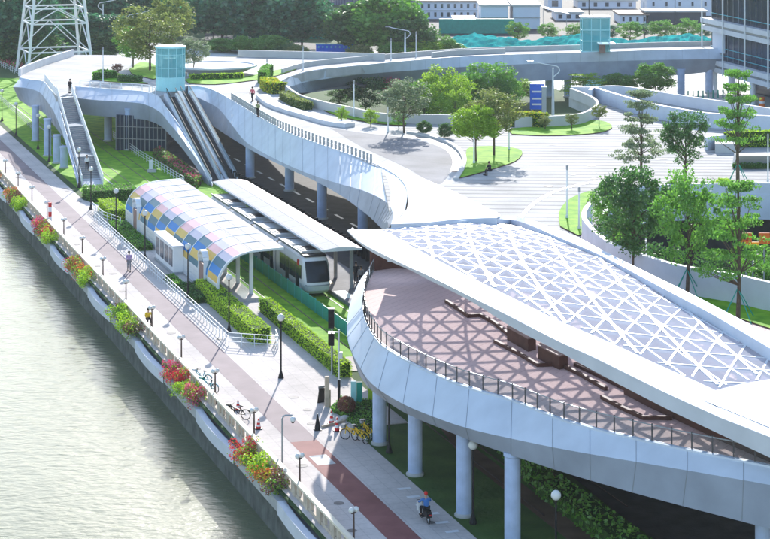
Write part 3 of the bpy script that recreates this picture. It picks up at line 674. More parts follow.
# benches / timber steps on the terrace
def bench_line(pts, h, w, label, mats=('timber',), nm='timber_bench', top=True):
    vs = [P(x, y, ZD) for x, y in pts]; o = thing(nm, label, 'bench', vs[0], w=True)
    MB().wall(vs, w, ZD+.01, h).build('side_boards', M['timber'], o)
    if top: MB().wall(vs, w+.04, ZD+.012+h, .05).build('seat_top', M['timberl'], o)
bench_line([(446, 303), (460, 312), (468, 318), (480, 317), (495, 325), (508, 336)], .22, .18, 'long zigzag dark bench edge under the roof rim, farthest back on the terrace', top=False)
bench_line([(495, 343), (520, 356), (538, 367), (562, 366)], .2, .2, 'dark bench edge in front of the two timber blocks', top=False)
bench_line([(562, 367), (580, 376), (606, 391)], .2, .2, 'dark bench edge running right from the second timber block', top=False)
bench_line([(602, 399), (622, 410), (644, 420), (672, 420)], .2, .22, 'dark angled bench edge nearest the terrace railing', top=False)
bench_line([(628, 394), (655, 408), (685, 422), (730, 443), (775, 462)], .5, .5, 'tall brown bench back running along under the roof edge to the right', top=False)
bench_line([(575, 366), (600, 378), (628, 392)], .2, .2, 'thin bench edge between the blocks and the tall bench back', top=False)
def block(pts, h, label):
    vs = [P(x, y, ZD) for x, y in pts]; o = thing('timber_block', label, 'bench', vs[0], w=True, group='timber seating blocks')
    MB().prism(vs, ZD+.01, ZD+h).build('body', M['timber'], o)
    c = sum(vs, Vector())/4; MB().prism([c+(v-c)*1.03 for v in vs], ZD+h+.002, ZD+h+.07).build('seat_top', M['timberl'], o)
block([(507, 340), (528, 352), (536, 350), (515, 334)], .75, 'timber seating block with a sloping top, left of the two')
block([(538, 359), (559, 370), (568, 368), (546, 353)], .75, 'timber seating block with a sloping top, right of the two')

# bridge railing
def low_rail(pts, z, label, step=1.0, h=.95, pm='steelw', w=.10):
    vs = smoothc([P(x, y, z) for x, y in pts], 4); o = thing('bridge_railing', label, 'railing', vs[len(vs)//2], w=True)
    rs = resample(vs, step); b = MB(); b2 = MB()
    for v in rs[:100]: b.box(v+Vector((0, 0, h/2)), (w, .06, h))
    for a, c in zip(rs, rs[1:]): b2.beam(a+Vector((0, 0, h)), c+Vector((0, 0, h)), .07, .06); b2.beam(a+Vector((0, 0, .5)), c+Vector((0, 0, .5)), .03, .03)
    b.split('post', M[pm], o); b2.build('rail', M['steelw'], o)
low_rail([(232, 100), (245, 108), (262, 118), (278, 127), (302, 137), (335, 149), (360, 158), (374, 164)], ZD+.01, 'white railing with grey posts above the flaring footbridge side', 1.1, .85, 'grey', .22)
low_rail([(80, 87), (112, 89), (145, 91), (157, 95)], ZD+.01, 'low railing along the bridge edge between stairs and lift', 1.6, .8, 'steelw')
low_rail([(45, 81), (52, 90), (57, 96)], ZD+.01, 'short railing at the head of the stairs', 1.2, .9, 'steelw')
# parapets on the plaza
def parapet(pts, z, h, w, label, m='concl', sm=4):
    vs = smoothc([P(x, y, z) for x, y in pts], sm) if sm else [P(x, y, z) for x, y in pts]
    return tag(MB().wall(vs, w, z, h).build('parapet_wall', M[m], origin=vs[len(vs)//2]), label, 'parapet')
parapet([(284, 92), (299, 103), (324, 110.5), (343, 114.5), (379, 122), (410, 123.5), (440, 124), (470, 125)], ZD+.01, 1.05, .3, 'curved grey parapet in front of the trees inside the ring')
parapet([(515, 127.5), (547, 127), (570, 125.5), (584, 123), (596, 116), (596, 110), (586, 104), (571, 98)], ZD+.01, 1.2, .35, 'looped concrete parapet around the ramp behind the grass island')
parapet([(571, 97), (590, 97.5), (613, 96), (638, 98.5), (663, 103), (700, 109), (735, 114), (780, 121), (880, 132)], ZD+.01, 1.3, .4, 'long white parapet sweeping right below the ring walkway', 'shell')
parapet([(590, 103), (594, 100.5), (606, 104), (625, 110), (650, 117), (680, 123), (715, 128), (780, 131), (880, 138)], ZD+.01, 1.6, .4, 'blue-white inner parapet of the curved ramp', 'white')
parapet([(706, 150), (720, 148), (770, 145.5), (880, 146)], ZD+.01, 1.3, .4, 'blue-white wall behind the sloping planted bed at right', 'white')
parapet([(262, 98), (272, 106), (288, 112), (305, 117), (330, 124), (350, 127)], ZD+.01, .45, 1.5, 'low white curved bench wall beside the two walkers on the bridge', 'shell')
tag(MB().wall(nearw, .35, ZD+.01, 1.9).build('opening_parapet', M['white'], origin=nearw[20]), 'tall blue-white curved wall on the near side of the sunken garden', 'parapet')
ob = thing('opening_parapet', 'pale curved wall band around the far side of the sunken garden', 'parapet', farw[12], w=True)
MB().wall(farw, .35, ZD+.01, 1.0).build('parapet', M['white'], ob); MB().wall(farw, .5, 4.9, 2.1).build('edge_beam', M['white'], ob)
tag(MB().wall([v+Vector((0, 3, 0)) for v in farw], .4, .0, 4.88).build('retaining_wall', M['asphalt'], origin=farw[12]), 'recessed wall coloured dark as deck shade below the band of the sunken garden', 'wall')  # asphalt tone stands in for the shade under the deck
tag(MB().prism([P(715, 153, ZD), P(737, 153, ZD), P(737, 149, ZD), P(715, 149, ZD)], ZD+.01, ZD+.9).build('plaza_block', M['concl'], origin=P(725, 152, ZD)), 'small white box bench at the left end of the sloping planted bed', 'bench')
b = MB(); A = [P(732, 166, ZD+.01), P(800, 165, ZD+.01)]; B = [P(738, 156, ZD+1.1), P(800, 155, ZD+1.1)]; b.strip(A, B); b.strip(B, [v+Vector((0, 2, 0)) for v in B]); b.add([A[0], B[0], B[0]+Vector((0, 2, 0)), B[0]+Vector((0, 2, -1.1))], [(0, 1, 2, 3)])
tag(b.build('sloping_bed', M['concl'], origin=A[0]), 'pale sloping panelled planter front at the right edge', 'planter')
# round planter at the back of the bridge deck
v = P(215, 74, ZD); pl = thing('round_planter', 'wide round white planter with a dark rim shadow beside the lift', 'planter', v)
MB().lathe((0, 0, 0), [(3.2, 0), (5.8, 1.1), (5.8, 1.3), (5.4, 1.3), (5.3, 1.15), (0.1, 1.3)], 40).build('bowl', M['shell'], pl)

# ================================================================ STAIRS, ESCALATORS, LIFT
A0, A1, B0, B1 = P(57, 96, ZD), P(72, 94.5, ZD), P(82, 187, .06), P(103, 186, .06)
st = thing('staircase', 'long white open staircase with landings rising to the left bridge end', 'staircase', B0, w=True)
b = MB(); N_ = 42; prof = []
lands = {0: 3, 14: 4, 28: 4, 41: 2}
tot = sum(1+lands.get(i, 0) for i in range(N_)); u = 0
for i in range(N_):
    du = 1+lands.get(i, 0); u0, u1 = u/tot, (u+du)/tot; z1 = ZD-(ZD-.06)*i/(N_-1)*1.0; u += du
    z1 = ZD-.0-(ZD-.06)*(i+.5)/N_
    pa, pb, pc, pd = A0.lerp(B0, u0), A1.lerp(B1, u0), A1.lerp(B1, u1), A0.lerp(B0, u1)
    zz = z1; zn = z1-(ZD-.06)/N_
    b.add([(pa.x, pa.y, zz), (pb.x, pb.y, zz), (pc.x, pc.y, zz), (pd.x, pd.y, zz)], [(0, 3, 2, 1)], 0 if du == 1 else 1)
    b.add([(pd.x, pd.y, zz), (pc.x, pc.y, zz), (pc.x, pc.y, zn), (pd.x, pd.y, zn)], [(0, 3, 2, 1)], 2)
b.build('steps', [M['greyp'], M['concl'], M['grey']], st)
b = MB()
for (a, c) in ((A0, B0), (A1, B1)):
    b.strip([a+Vector((0, 0, .3)), c+Vector((0, 0, .35))], [a+Vector((0, 0, -.8)), c+Vector((0, 0, -.1))])
b.strip([A0+Vector((0, 0, -.8)), B0+Vector((0, 0, -.1))], [A1+Vector((0, 0, -.8)), B1+Vector((0, 0, -.1))])
b.build('stringer', M['shell'], st)
def inclined_rail(parent, a, c, n, h=1.0, off=Vector((0, 0, .3))):
    b = MB(); a, c = a+off, c+off
    for i in range(n): v = a.lerp(c, i/(n-1)); b.box(v+Vector((0, 0, h/2)), (.09, .12, h))
    b.split('railing_post', M['steelw'], parent)
    b = MB(); b.beam(a+Vector((0, 0, h)), c+Vector((0, 0, h)), .09, .07)
    for q_ in (.25, .5, .75): b.beam(a+Vector((0, 0, h*q_)), c+Vector((0, 0, h*q_)), .03, .03)
    b.build('handrail', M['steelw'], parent)
inclined_rail(st, A1, B1, 34, .95); inclined_rail(st, A0, B0, 34, .95)
def escalator(a, c, w, label):
    a, c = Vector(a), Vector(c); o = thing('escalator', label, 'escalator', c, w=True, group='escalators beside the glass lift')
    d = (c-a); d.z = 0; d.normalize(); r_ = Vector((d.y, -d.x, 0))
    if r_.x < 0: r_ = -r_
    b = MB(); n = 80
    for i in range(n):
        t0, t1 = i/n, (i+1)/n; p0, p1 = a.lerp(c, t0), a.lerp(c, t1); zz = p1.z+.02
        zt = p0.z-.02; b.add([(p0-r_*w*.3)*1, (p0+r_*w*.3)*1, p1+r_*w*.3, p1-r_*w*.3], [(0, 1, 2, 3)], i % 2)
        p2 = p1+Vector((0, 0, .14)); b.add([p1-r_*w*.3, p1+r_*w*.3, p2+r_*w*.3, p2-r_*w*.3], [(0, 1, 2, 3)], 1)
    b.build('steps', [M['black'], M['post']], o)
    for s in (-1, 1):
        e = r_*s*w*.40; b = MB(); b.beam(a+e+Vector((0, 0, -.05)), c+e+Vector((0, 0, -.05)), w*.24, 1.1); b.build('side_panel', M['shell'], o)
        e = r_*s*w*.33; b = MB(); b.beam(a+e+Vector((0, 0, .8)), c+e+Vector((0, 0, .8)), .03, .55); b.build('glass_balustrade', M['clear'], o)
        b = MB(); b.beam(a+e+Vector((0, 0, 1.1)), c+e+Vector((0, 0, 1.1)), .08, .06); b.build('handrail', M['dark'], o)
escalator(P(171, 97, ZD), P(216, 184, .1), 1.75, 'left escalator of the pair descending from the glass lift')
escalator(P(185, 94.5, ZD), P(233, 183, .1), 1.75, 'right escalator of the pair descending from the glass lift')
v = P(170.5, 90, ZD); lf = thing('glass_lift', 'round turquoise glass lift tower with a flat pale cap standing on the bridge', 'lift', v)
r = 1.85; MB().lathe((0, 0, 0), [(r, 0), (r, 1.75)], 24).build('plinth', M['aqual'], lf)
MB().lathe((0, 0, 0), [(r-.03, 1.752), (r-.03, 5.4)], 24).build('glass_drum', M['aqua'], lf)
MB().lathe((0, 0, 0), [(r+.1, 5.402), (r+.1, 5.6), (r-.3, 5.68), (.05, 5.70)], 24).build('cap', M['aqual'], lf)
b = MB()
for i in range(12): t = i*math.pi/6; b.beam((math.cos(t)*r, math.sin(t)*r, 1.76), (math.cos(t)*r, math.sin(t)*r, 5.39), .07, .07)
for zz in (2.9, 4.6):
    for i in range(24): t, t2 = i*math.pi/12, (i+1)*math.pi/12; b.beam((math.cos(t)*r, math.sin(t)*r, zz), (math.cos(t2)*r, math.sin(t2)*r, zz), .05, .05)
b.build('frame', M['aqual'], lf); MB().box((0, 0, 2.9), (1.7, 1.7, 2.3)).build('lift_car', M['grey'], lf)
v = P(597, 53, ZD); lf = thing('glass_lift_shaft', 'square green glass lift shaft with a white canopy on the ring walkway', 'lift', v)
MB().box((0, 3, 2.6), (4.2, 3, 5.2)).build('glass_box', M['aqua'], lf)
b = MB()
for x in (-2.1, -.7, .7, 2.1):
    b.box((x, 1.47, 2.6), (.12, .12, 5.2)); b.box((x, 4.53, 2.6), (.12, .12, 5.2))
for zz in (.1, 1.7, 3.4, 5.2): b.box((0, 1.46, zz), (4.3, .12, .12)); b.box((-2.13, 3, zz), (.12, 3, .12)); b.box((2.13, 3, zz), (.12, 3, .12))
b.build('frame', M['aqual'], lf)
MB().box((1.4, -.2, 1.5), (2.6, 2.6, .18)).box((0, 3, 5.35), (4.6, 3.4, .18)).build('canopy', M['whitep'], lf)
MB().box((.8, .2, .7), (.9, 1.2, 1.4)).build('door', M['timberl'], lf)

# glazed hall under the bridge
a_, c_ = P(116, 150), P(166, 152); hall = thing('glazed_hall', 'dim teal glazed hall with thin mullions under the left bridge', 'building', a_, w=True)
MB().prism([a_, c_, c_+Vector((0, 9, 0)), a_+Vector((0, 9, 0))], .02, 4.4).build('glass_wall', M['offg'], hall)
b = MB()
for i in range(13): v = a_.lerp(c_, i/12)+Vector((0, -.08, 0)); b.box(v+Vector((0, 0, 2.2)), (.08, .08, 4.4))
for zz in (1.5, 3.0): b.beam(a_+Vector((0, -.14, zz)), c_+Vector((0, -.14, zz)), .06, .08)
b.split('mullion', M['grey'], hall)

# ================================================================ TRAM STOP
def Lb(b, s, t, z, ds, dt, dz, k=None): return b.box(W(s, t, z), (dt, ds, dz), AL, k)
stop = thing('arched_tram_shelter', 'tram stop shelter arching over from the ground in blue, yellow, slate and pink chequered panels to a flat white roof', 'shelter', W(177, 38.7, .06), w=True)
stop['label'] = 'arched tram stop shelter clad in a blue, yellow, slate and pink chequer'
S0, S1 = 157.2, 195.2; NB = 11
prof = [(38.35, .1), (38.35, 1.6), (38.42, 2.15), (38.72, 2.75), (39.15, 3.28), (39.7, 3.68), (40.35, 3.95), (41.1, 4.12), (42.2, 4.22), (43.9, 4.26)]
# station axis runs parallel with the promenade
patt = [['ty', 'tb', 'tg', 'tl', 'tp'], ['tb', 'tg', 'ty', 'tp', 'tl'], ['tg', 'ty', 'tb', 'tg', 'tp'], ['tb', 'ty', 'tg', 'tb', 'tl']]
keys = ['tb', 'tg', 'ty', 'tp', 'tl', 'whitep']
bt = MB(); ds = (S1-S0)/NB
chk = [['ty', 'tb', 'tg', 'tb'], ['tb', 'tg', 'ty', 'tg'], ['ty', 'tb', 'tb', 'ty'], ['tg', 'ty', 'tg', 'tb']]
tops = ['tl', 'tp']
for i in range(NB):
    s0 = S0+i*ds+.06; s1 = S0+(i+1)*ds-.06
    for j in range(1, 7):
        (t0, z0), (t1, z1) = prof[j], prof[j+1]
        if j == 6: k = [('tl'), 'whitep'][i % 2] if i % 3 else 'tp'
        elif j == 5: k = ['tp', 'tl'][i % 2]
        else: k = [['ty', 'tb', 'tg', 'tl'], ['tb', 'tg', 'ty', 'tp'], ['tg', 'ty', 'tb', 'tg']][i % 3][j-1]
        bt.add([W(s0, t0, z0), W(s0, t1, z1), W(s1, t1, z1), W(s1, t0, z0)], [(0, 3, 2, 1)], keys.index(k))
bt.build('chequer_panels', [M[k] for k in keys], stop)
b = MB()
for i in range(NB):
    if i in (1, 9): continue
    s0 = S0+i*ds+.08; s1 = S0+(i+1)*ds-.08
    for q_ in range(7): b.add([W(s0, 38.35+.015*(q_ % 2), .15+q_*.21), W(s0, 38.35, .34+q_*.21), W(s1, 38.35, .34+q_*.21), W(s1, 38.35+.015*(q_ % 2), .15+q_*.21)], [(0, 3, 2, 1)])
b.split('louvre_wall', M['whitep'], stop, 28)
b = MB(); b.strip([W(S0, 41.1, 4.13), W(S1, 41.1, 4.13)], [W(S0, 43.95, 4.27), W(S1, 43.95, 4.27)]); b.strip([W(S0, 43.95, 4.27), W(S1, 43.95, 4.27)], [W(S0, 43.95, 4.05), W(S1, 43.95, 4.05)])
b.build('roof_panels', M['tank'], stop)
inn = [(38.5, .1), (38.5, 1.6), (38.57, 2.1), (38.85, 2.66), (39.26, 3.17), (39.78, 3.55), (40.4, 3.82), (41.12, 3.97), (42.2, 4.03), (43.9, 4.05)]
b = MB()
for i in range(NB+1):
    s0 = S0+i*ds; hw = .10 if i in (0, NB) else .055
    for j in range(len(prof)-1):
        vs = []
        for ss in (s0-hw, s0+hw):
            for (t_, z_) in (prof[j], prof[j+1], inn[j+1], inn[j]): vs.append(W(ss, t_-.02*(j < 5), z_+.03))
        b.add(vs, [(0, 1, 2, 3), (7, 6, 5, 4), (0, 4, 5, 1), (2, 6, 7, 3)])
b.split('arch_rib', M['steelw'], stop, 72)
b = MB()
A = [W(S0+.1, t_, z_-.01) for t_, z_ in inn]; B = [W(S1-.1, t_, z_-.01) for t_, z_ in inn]; b.strip(A, B); b.build('ceiling', M['prefab'], stop)
b = MB()
for i in range(9):
    s0 = S0+1.5+i*4.4; b.box(W(s0, 41.55, 2.05), (.28, .28, 4.0), AL)
b.split('post', M['steelw'], stop)
b = MB()
for i in range(8): Lb(b, S0+3.7+i*4.4, 41.6, 1.3, 2.6, .05, 2.2)
b.split('screen', M['clear'], stop)
d_ = thing  # doors in the arch
for si in (1, 9):
    sc = S0+(si+.5)*ds; dd = MB().box(W(sc, 38.28, 1.25), (.12, 1.5, 2.3), AL).build('door', M['timberl'], stop)
    b = MB(); b.wall([W(sc-1.0, 38.2), W(sc-1.0, 38.6)], .12, .1, 2.6); b.wall([W(sc+1.0, 38.2), W(sc+1.0, 38.6)], .12, .1, 2.6)
    pts = [W(sc+1.0*math.cos(a), 38.4, 2.7+.7*math.sin(a)) for a in [math.pi*q/8 for q in range(9)]]
    for p_, q_ in zip(pts, pts[1:]): b.beam(p_, q_, .5, .14)
    b.build('door_frame', M['steelw'], dd)
b = MB(); Lb(b, 173.2, 37.9, 1.35, 7.4, .9, 2.2); kio = b.build('ticket_bay', M['whitep'], stop)
b = MB(); Lb(b, 173.2, 37.86, 2.52, 7.7, 1.05, .1); b.build('bay_roof', M['shell'], kio)
b = MB()
for q_ in range(4): Lb(b, 170.5+q_*1.8, 37.43, 1.45, 1.35, .05, 1.5)
b.split('bay_window', M['wing'], kio)
b = MB(); Lb(b, 173.2, 37.85, .17, 7.5, 1.05, .2); b.build('bay_base', M['grey'], kio)
# platforms
b = MB(); Lb(b, 176, 40.2, .19, 38, 3.3, .25); struct(b.build('platform', M['prom']))
b = MB(); Lb(b, 172, 50.2, .16, 48, 4.2, .30); struct(b.build('platform', M['greyp']))
b = MB()
for i, k in enumerate([0, 1, 0, 1, 0, 1]): b.add([W(148.5+i*6, 48.25, .315), W(148.5+i*6, 49.2, .315), W(151.5+i*6, 49.2, .315), W(151.5+i*6, 48.25, .315)], [(0, 1, 2, 3)], k)
struct(b.build('platform_colour_squares', [M['yellow'], M['tealb']]))
# flat canopy
can = thing('flat_tram_canopy', 'long flat white tram canopy with a pink edge beyond the tram', 'shelter', W(175, 49.6, .3), w=True)
b = MB(); pf = [(46.9, 4.0), (47.2, 4.12), (48.4, 4.22), (49.9, 4.12), (50.6, 3.95)]
b.strip([W(S0-1, 46.9, 4.0), W(S1-1, 46.9, 4.0)], [W(S0-1, 48.4, 4.2), W(S1-1, 48.4, 4.2)]); b.strip([W(S0-1, 48.4, 4.2), W(S1-1, 48.4, 4.2)], [W(S0-1, 49.5, 4.12), W(S1-1, 49.5, 4.12)])
b.build('roof_panels', M['tank'], can)
b = MB()
for i in range(19):
    s0 = S0-1+i*2; b.add([W(s0+.03, 49.5, 4.12), W(s0+.03, 50.3, 3.98), W(s0+1.97, 50.3, 3.98), W(s0+1.97, 49.5, 4.12)], [(0, 3, 2, 1)], i % 2)
b.build('edge_panels', [M['tp'], M['tl']], can)
b = MB(); b.strip([W(S0-1, 46.9, 3.85), W(S1-1, 46.9, 3.85)], [W(S0-1, 50.3, 3.84), W(S1-1, 50.3, 3.84)]); b.strip([W(S0-1, 46.9, 4.0), W(S1-1, 46.9, 4.0)], [W(S0-1, 46.9, 3.85), W(S1-1, 46.9, 3.85)])
b.add([W(S0-1, 46.9, 3.85), W(S0-1, 46.9, 4.0), W(S0-1, 48.4, 4.2), W(S0-1, 49.5, 4.12), W(S0-1, 50.3, 3.98), W(S0-1, 50.3, 3.84)], [(0, 1, 2, 3, 4, 5)]); b.build('underside', M['steelw'], can)
b = MB()
for i in range(9): b.box(W(S0+1+i*4.5, 50.0, 2.1), (.25, .25, 3.6), AL)
b.split('post', M['grey'], can)
# street wall behind the platform
# teal fence
tf = thing('teal_fence', 'long green mesh safety fence between the grassed track and the tram', 'fence', W(160, 44.9, 0), w=True)
b = MB(); b2 = MB()
for i in range(32):
    s0 = 137.5+i*2; b2.box(W(s0, 44.9, .6), (.06, .06, 1.2), AL); Lb(b, s0+1, 44.9, .58, 1.9, .04, 1.05)
b.split('panel', M['teal'], tf); b2.split('post', M['tealb'], tf)
# track rails
b = MB()
for t_ in (42.55, 43.95, 46.05, 47.5): Lb(b, 200, t_, .02, 200, .07, .04)
struct(b.build('tram_rails', M['brownm']))
b = MB(); b.add([W(140, 41.75, .024), W(300, 41.75, .024), W(300, 41.95, .024), W(140, 41.95, .024)], [(0, 3, 2, 1)]); struct(b.build('track_edge', M['concl']))

# ---------------------------------------------------------------- tram
def tram():
    s0, t0 = 156.8, 46.8; o = thing('tram', 'white four-section tram with a black windscreen and red badge waiting at the platform', 'tram', W(s0, t0, 0), AL)
    # local frame: x across, y along (front at y=0)
    hw = 1.18; secs = [(1.5, 9.0), (9.6, 17.4), (18.0, 25.8), (26.4, 33.6)]
    def body(y0, y1, name='body_section'):
        b = MB(); pr = [(-hw+.08, .25), (-hw, .45), (-hw, 2.6), (-hw+.14, 3.05), (-hw+.4, 3.2), (hw-.4, 3.2), (hw-.14, 3.05), (hw, 2.6), (hw, .45), (hw-.08, .25)]
        n = len(pr); b.add([(x, y0, z) for x, z in pr]+[(x, y1, z) for x, z in pr], [(i, (i+1) % n, n+(i+1) % n, n+i) for i in range(n)]+[tuple(range(n))[::-1], tuple(range(n, 2*n))])
        return b.build(name, M['whitep'], o)
    for k, (y0, y1) in enumerate(secs):
        bd = body(y0, y1)
        for sx in (-1, 1):
            b = MB(); yy = y0+.35
            pat = [1.1, 2.0, 1.1, 1.8]
            for j, l in enumerate(pat):
                if yy+l > y1-.2: l = y1-.3-yy
                if l < .4: break
                lowz = .5 if j in (0, 2) else 1.15
                b.box((sx*(hw+.012), yy+l/2, (lowz+2.5)/2), (.03, l-.12, 2.5-lowz)); yy += l
            b.split('side_window', M['wind'], bd)
        b = MB(); b.box((0, y0+2.0, 3.34), (1.7, 2.6, .28)); b.box((0, y0+5.2, 3.32), (1.75, 2.4, .24)); b.split('roof_unit', M['concl'], bd)
        b = MB(); b.box((0, y0+2.0, 3.50), (1.0, 1.6, .05)); b.box((.1, y0+3.7, 3.28), (1.9, .35, .16)); b.box((0, y0+6.8, 3.30), (1.8, .5, .2)); b.split('roof_vent', M['black'], bd)
        b = MB()
        for sx in (-1, 1): b.beam((sx*1.0, y0+.2, 3.38), (sx*1.0, y1-.2, 3.38), .06, .2)
        b.split('roof_rail', M['grey'], bd)
    for (y0, y1) in [(9.0, 9.6), (17.4, 18.0), (25.8, 26.4)]:
        MB().box((0, (y0+y1)/2, 1.75), (2.1, y1-y0-.01, 2.7)).build('bellows', M['dark'], o)
    # rounded front: lofted rings
    b = MB(); rings = []
    zs = [.30, .55, .95, 1.25, 1.9, 2.5, 2.85, 3.1, 3.2]; nose = [.42, .16, .05, .10, .38, .72, .95, 1.2, 1.45]; hws = [1.0, 1.12, 1.17, 1.18, 1.18, 1.17, 1.12, 1.0, .8]
    n = 16
    for z_, y_, w_ in zip(zs, nose, hws):
        row = []
        for i in range(n+1):
            a = math.pi*i/n; x = -w_*math.cos(a); x = math.copysign(abs(math.cos(a))**.55*w_, -math.cos(a)); yy = 1.5-(1.5-y_)*math.sin(a)**.6 if 0 < i < n else 1.5
            row.append(Vector((x, yy, z_)))
        rings.append(row)
    for r0, r1 in zip(rings, rings[1:]): b.strip(r0, r1)
    b.add(rings[-1]+[Vector((0, 1.5, 3.2))], [tuple(range(n+2))]); front = b.build('front_cab', M['whitep'], o, smooth=True)
    b = MB()
    off = Vector((0, -.025, 0)); sub = []
    for zz, i0, i1 in [(3, 3, 13), (4, 3, 13), (5, 3, 13), (6, 4, 12)]: sub.append((rings[zz], i0, i1))
    A_ = [v+off for v in rings[3][4:13]]; B_ = [v+off for v in rings[4][4:13]]; C_ = [v+off for v in rings[5][4:13]]; D_ = [v+off for v in rings[6][4:13]]
    b.strip(A_, B_); b.strip(B_, C_); b.strip(C_, D_); b.build('windscreen', M['wind'], front, smooth=True)
    b = MB(); b.strip([v+Vector((0, -.03, 0)) for v in rings[2][3:14]], [v+Vector((0, -.03, .0)) for v in [rings[2][i].lerp(rings[3][i], .35) for i in range(3, 14)]]); b.build('bumper_line', M['grey'], front)
    for sx in (-1, 1):
        MB().ball((sx*.85, .33, 1.05), .12, 10).build('headlight', M['globe'], front)
        MB().box((sx*(hw+.02), .95+.62, 1.95), (.03, .75, 1.1)).build('cab_window', M['wind'], front)
    b = MB(); b.box((0, 1.9, 3.24), (1.9, 1.5, .12)); b.build('front_roof_cover', M['black'], o)
    b = MB()   # red badge on the flank
    for (y_, z_, l, h_) in [(2.1, 2.78, .5, .16), (2.0, 2.60, .16, .4), (2.3, 2.6, .16, .4), (2.15, 2.42, .5, .14)]: b.box((-hw-.02, y_, z_), (.04, l, h_))
    b.build('red_badge', M['red'], o)
    b = MB(); b.box((0, 17.5, .2), (1.9, 31, .35)); b.build('underframe', M['dark'], o)
tram()

# ================================================================ HEDGES (leaf boxes)
def leaf_quad(b, c, sz, k=0, flat=0.0):
    u = Vector((random.gauss(0, 1), random.gauss(0, 1), random.gauss(0, 1)*(1-flat))).normalized(); v = u.cross(Vector((random.gauss(0, 1), random.gauss(0, 1), random.gauss(0, 1)))).normalized()
    u = u*sz*.5; v = v*sz*.32; b.add([c-u, c-v*1.0, c+u, c+v*1.0], [(0, 1, 2, 3)], k)
def hedge(poly, h, label, leaf='l_hedge', dens=110, sz=.115, name='hedge', z=0.0, group=None, flowers=None):
    c0 = sum((Vector((p[0], p[1], 0)) for p in poly), Vector())/len(poly); c0.z = z
    o = thing(name, label, 'hedge', c0, w=True, group=group)
    ins = [c0+(Vector((p[0], p[1], z))-c0)*.97 for p in poly]
    MB().prism(ins, z+.01, z+h-.06).build('inner_growth', M['hedgeb'], o)
    b = MB(); n = len(poly); mats = [M[leaf]]+([M[f] for f in flowers] if flowers else [])
    xs = [p[0] for p in poly]; ys = [p[1] for p in poly]; area = abs(sum(poly[i][0]*poly[(i+1) % n][1]-poly[(i+1) % n][0]*poly[i][1] for i in range(n)))/2
    cnt = int(area*dens); q = 0
    while q < cnt:
        x, y = random.uniform(min(xs), max(xs)), random.uniform(min(ys), max(ys))
        if inpoly(x, y, poly):
            bump = .05*math.sin(x*2.1)*math.cos(y*1.7)
            k = 0 if not flowers or random.random() < .45 else 1+int(abs(math.sin(x*.31+y*.23))*len(flowers)) % len(flowers)
            leaf_quad(b, Vector((x, y, z+h-.03+bump+random.gauss(0, .045))), sz, k, .4); q += 1
    for i in range(n):
        a, c = Vector((*poly[i][:2], z)), Vector((*poly[(i+1) % n][:2], z)); l = (c-a).length
        for _ in range(int(l*h*dens*1.1)):
            p = a.lerp(c, random.random()); p.z = z+random.uniform(0.02, h); nn = Vector(((c-a).y, -(c-a).x, 0)).normalized()
            leaf_quad(b, p+nn*random.gauss(0, .04), sz, 0 if not flowers else (0 if random.random() < .5 else 1))
    b.build('leaves', mats, o); return o
hedge([W(142.6, 37.45), W(142.6, 38.85), W(161.5, 39.0), W(161.5, 37.6)], 1.25, 'bright yellow-green box hedge between the railings and the path at the near end of the tram stop')['label'] = 'bright yellow-green box hedge enclosed by the railings at the near end of the stop'
hedge([W(131.2, 40.6), W(131.2, 41.5), W(153.5, 41.7), W(153.5, 40.8)], 1.1, 'long narrow bright green hedge along the grassed tram track')
hedge([W(196.5, 37.0), W(196.5, 38.9), W(203.8, 39.0), W(203.8, 37.2)], 1.3, 'bright green box hedge just left of the arched shelter')
hedge([W(209.5, 37.6), W(209.5, 42.5), W(213.5, 42.5), W(213.5, 37.2)], 1.2, 'dark green hedge across the foot of the staircase', 'l_mid', 45, .2)
hedge([W(197, 41.2), W(197, 42.4), W(209, 42.8), W(209, 41.6)], .7, 'lime hedge strip on the lawn between the stairs and the shelter', dens=45)
b_ = [P(153, 157), P(160, 154), P(186, 172), P(201, 184), P(196, 190), P(176, 176)]
hedge(b_, 1.0, 'hedge under the bridge turning from green to pink flowers', 'l_mid', 40, .22, flowers=['f_bronze', 'f_pink'])
hedge([P(-12, 57), P(-12, 52), P(22, 66), P(21, 72)], 1.0, 'far pink flower hedge on the river bank behind the lawn', 'l_mid', 12, .4, flowers=['f_pink', 'f_bronze'], name='flower_hedge')
hedge([W(163.5, 36.3), W(163.5, 37.0), W(167.5, 37.0), W(167.5, 36.3)], .6, 'small dark planting bed before the arched door of the shelter', 'l_mid', 50, .2, name='shrub_bed')
hedge([W(181, 36.6), W(181, 38.1), W(195, 38.2), W(195, 36.7)], .55, 'low loose shrub bed along the far half of the shelter wall', 'l_mid', 45, .22, name='shrub_bed')
hedge([W(157.6, 36.6), W(157.6, 38.1), W(164, 38.2), W(164, 36.7)], .55, 'low dark shrubs below the near arch of the shelter', 'l_dark', 45, .22, name='shrub_bed')
hedge([W(105, 43.8), W(105, 45.2), W(138, 49.4), W(138, 47.8)], 1.3, 'dark ivy bank behind the terrace columns', 'l_mid', 24, .28, name='ivy_bank')
hedge([W(70, 43.4), W(70, 45.2), W(104, 45.2), W(104, 43.6)], .9, 'low green ground shrubs beside the soil under the terrace', 'l_mid', 22, .28, name='shrub_bank')
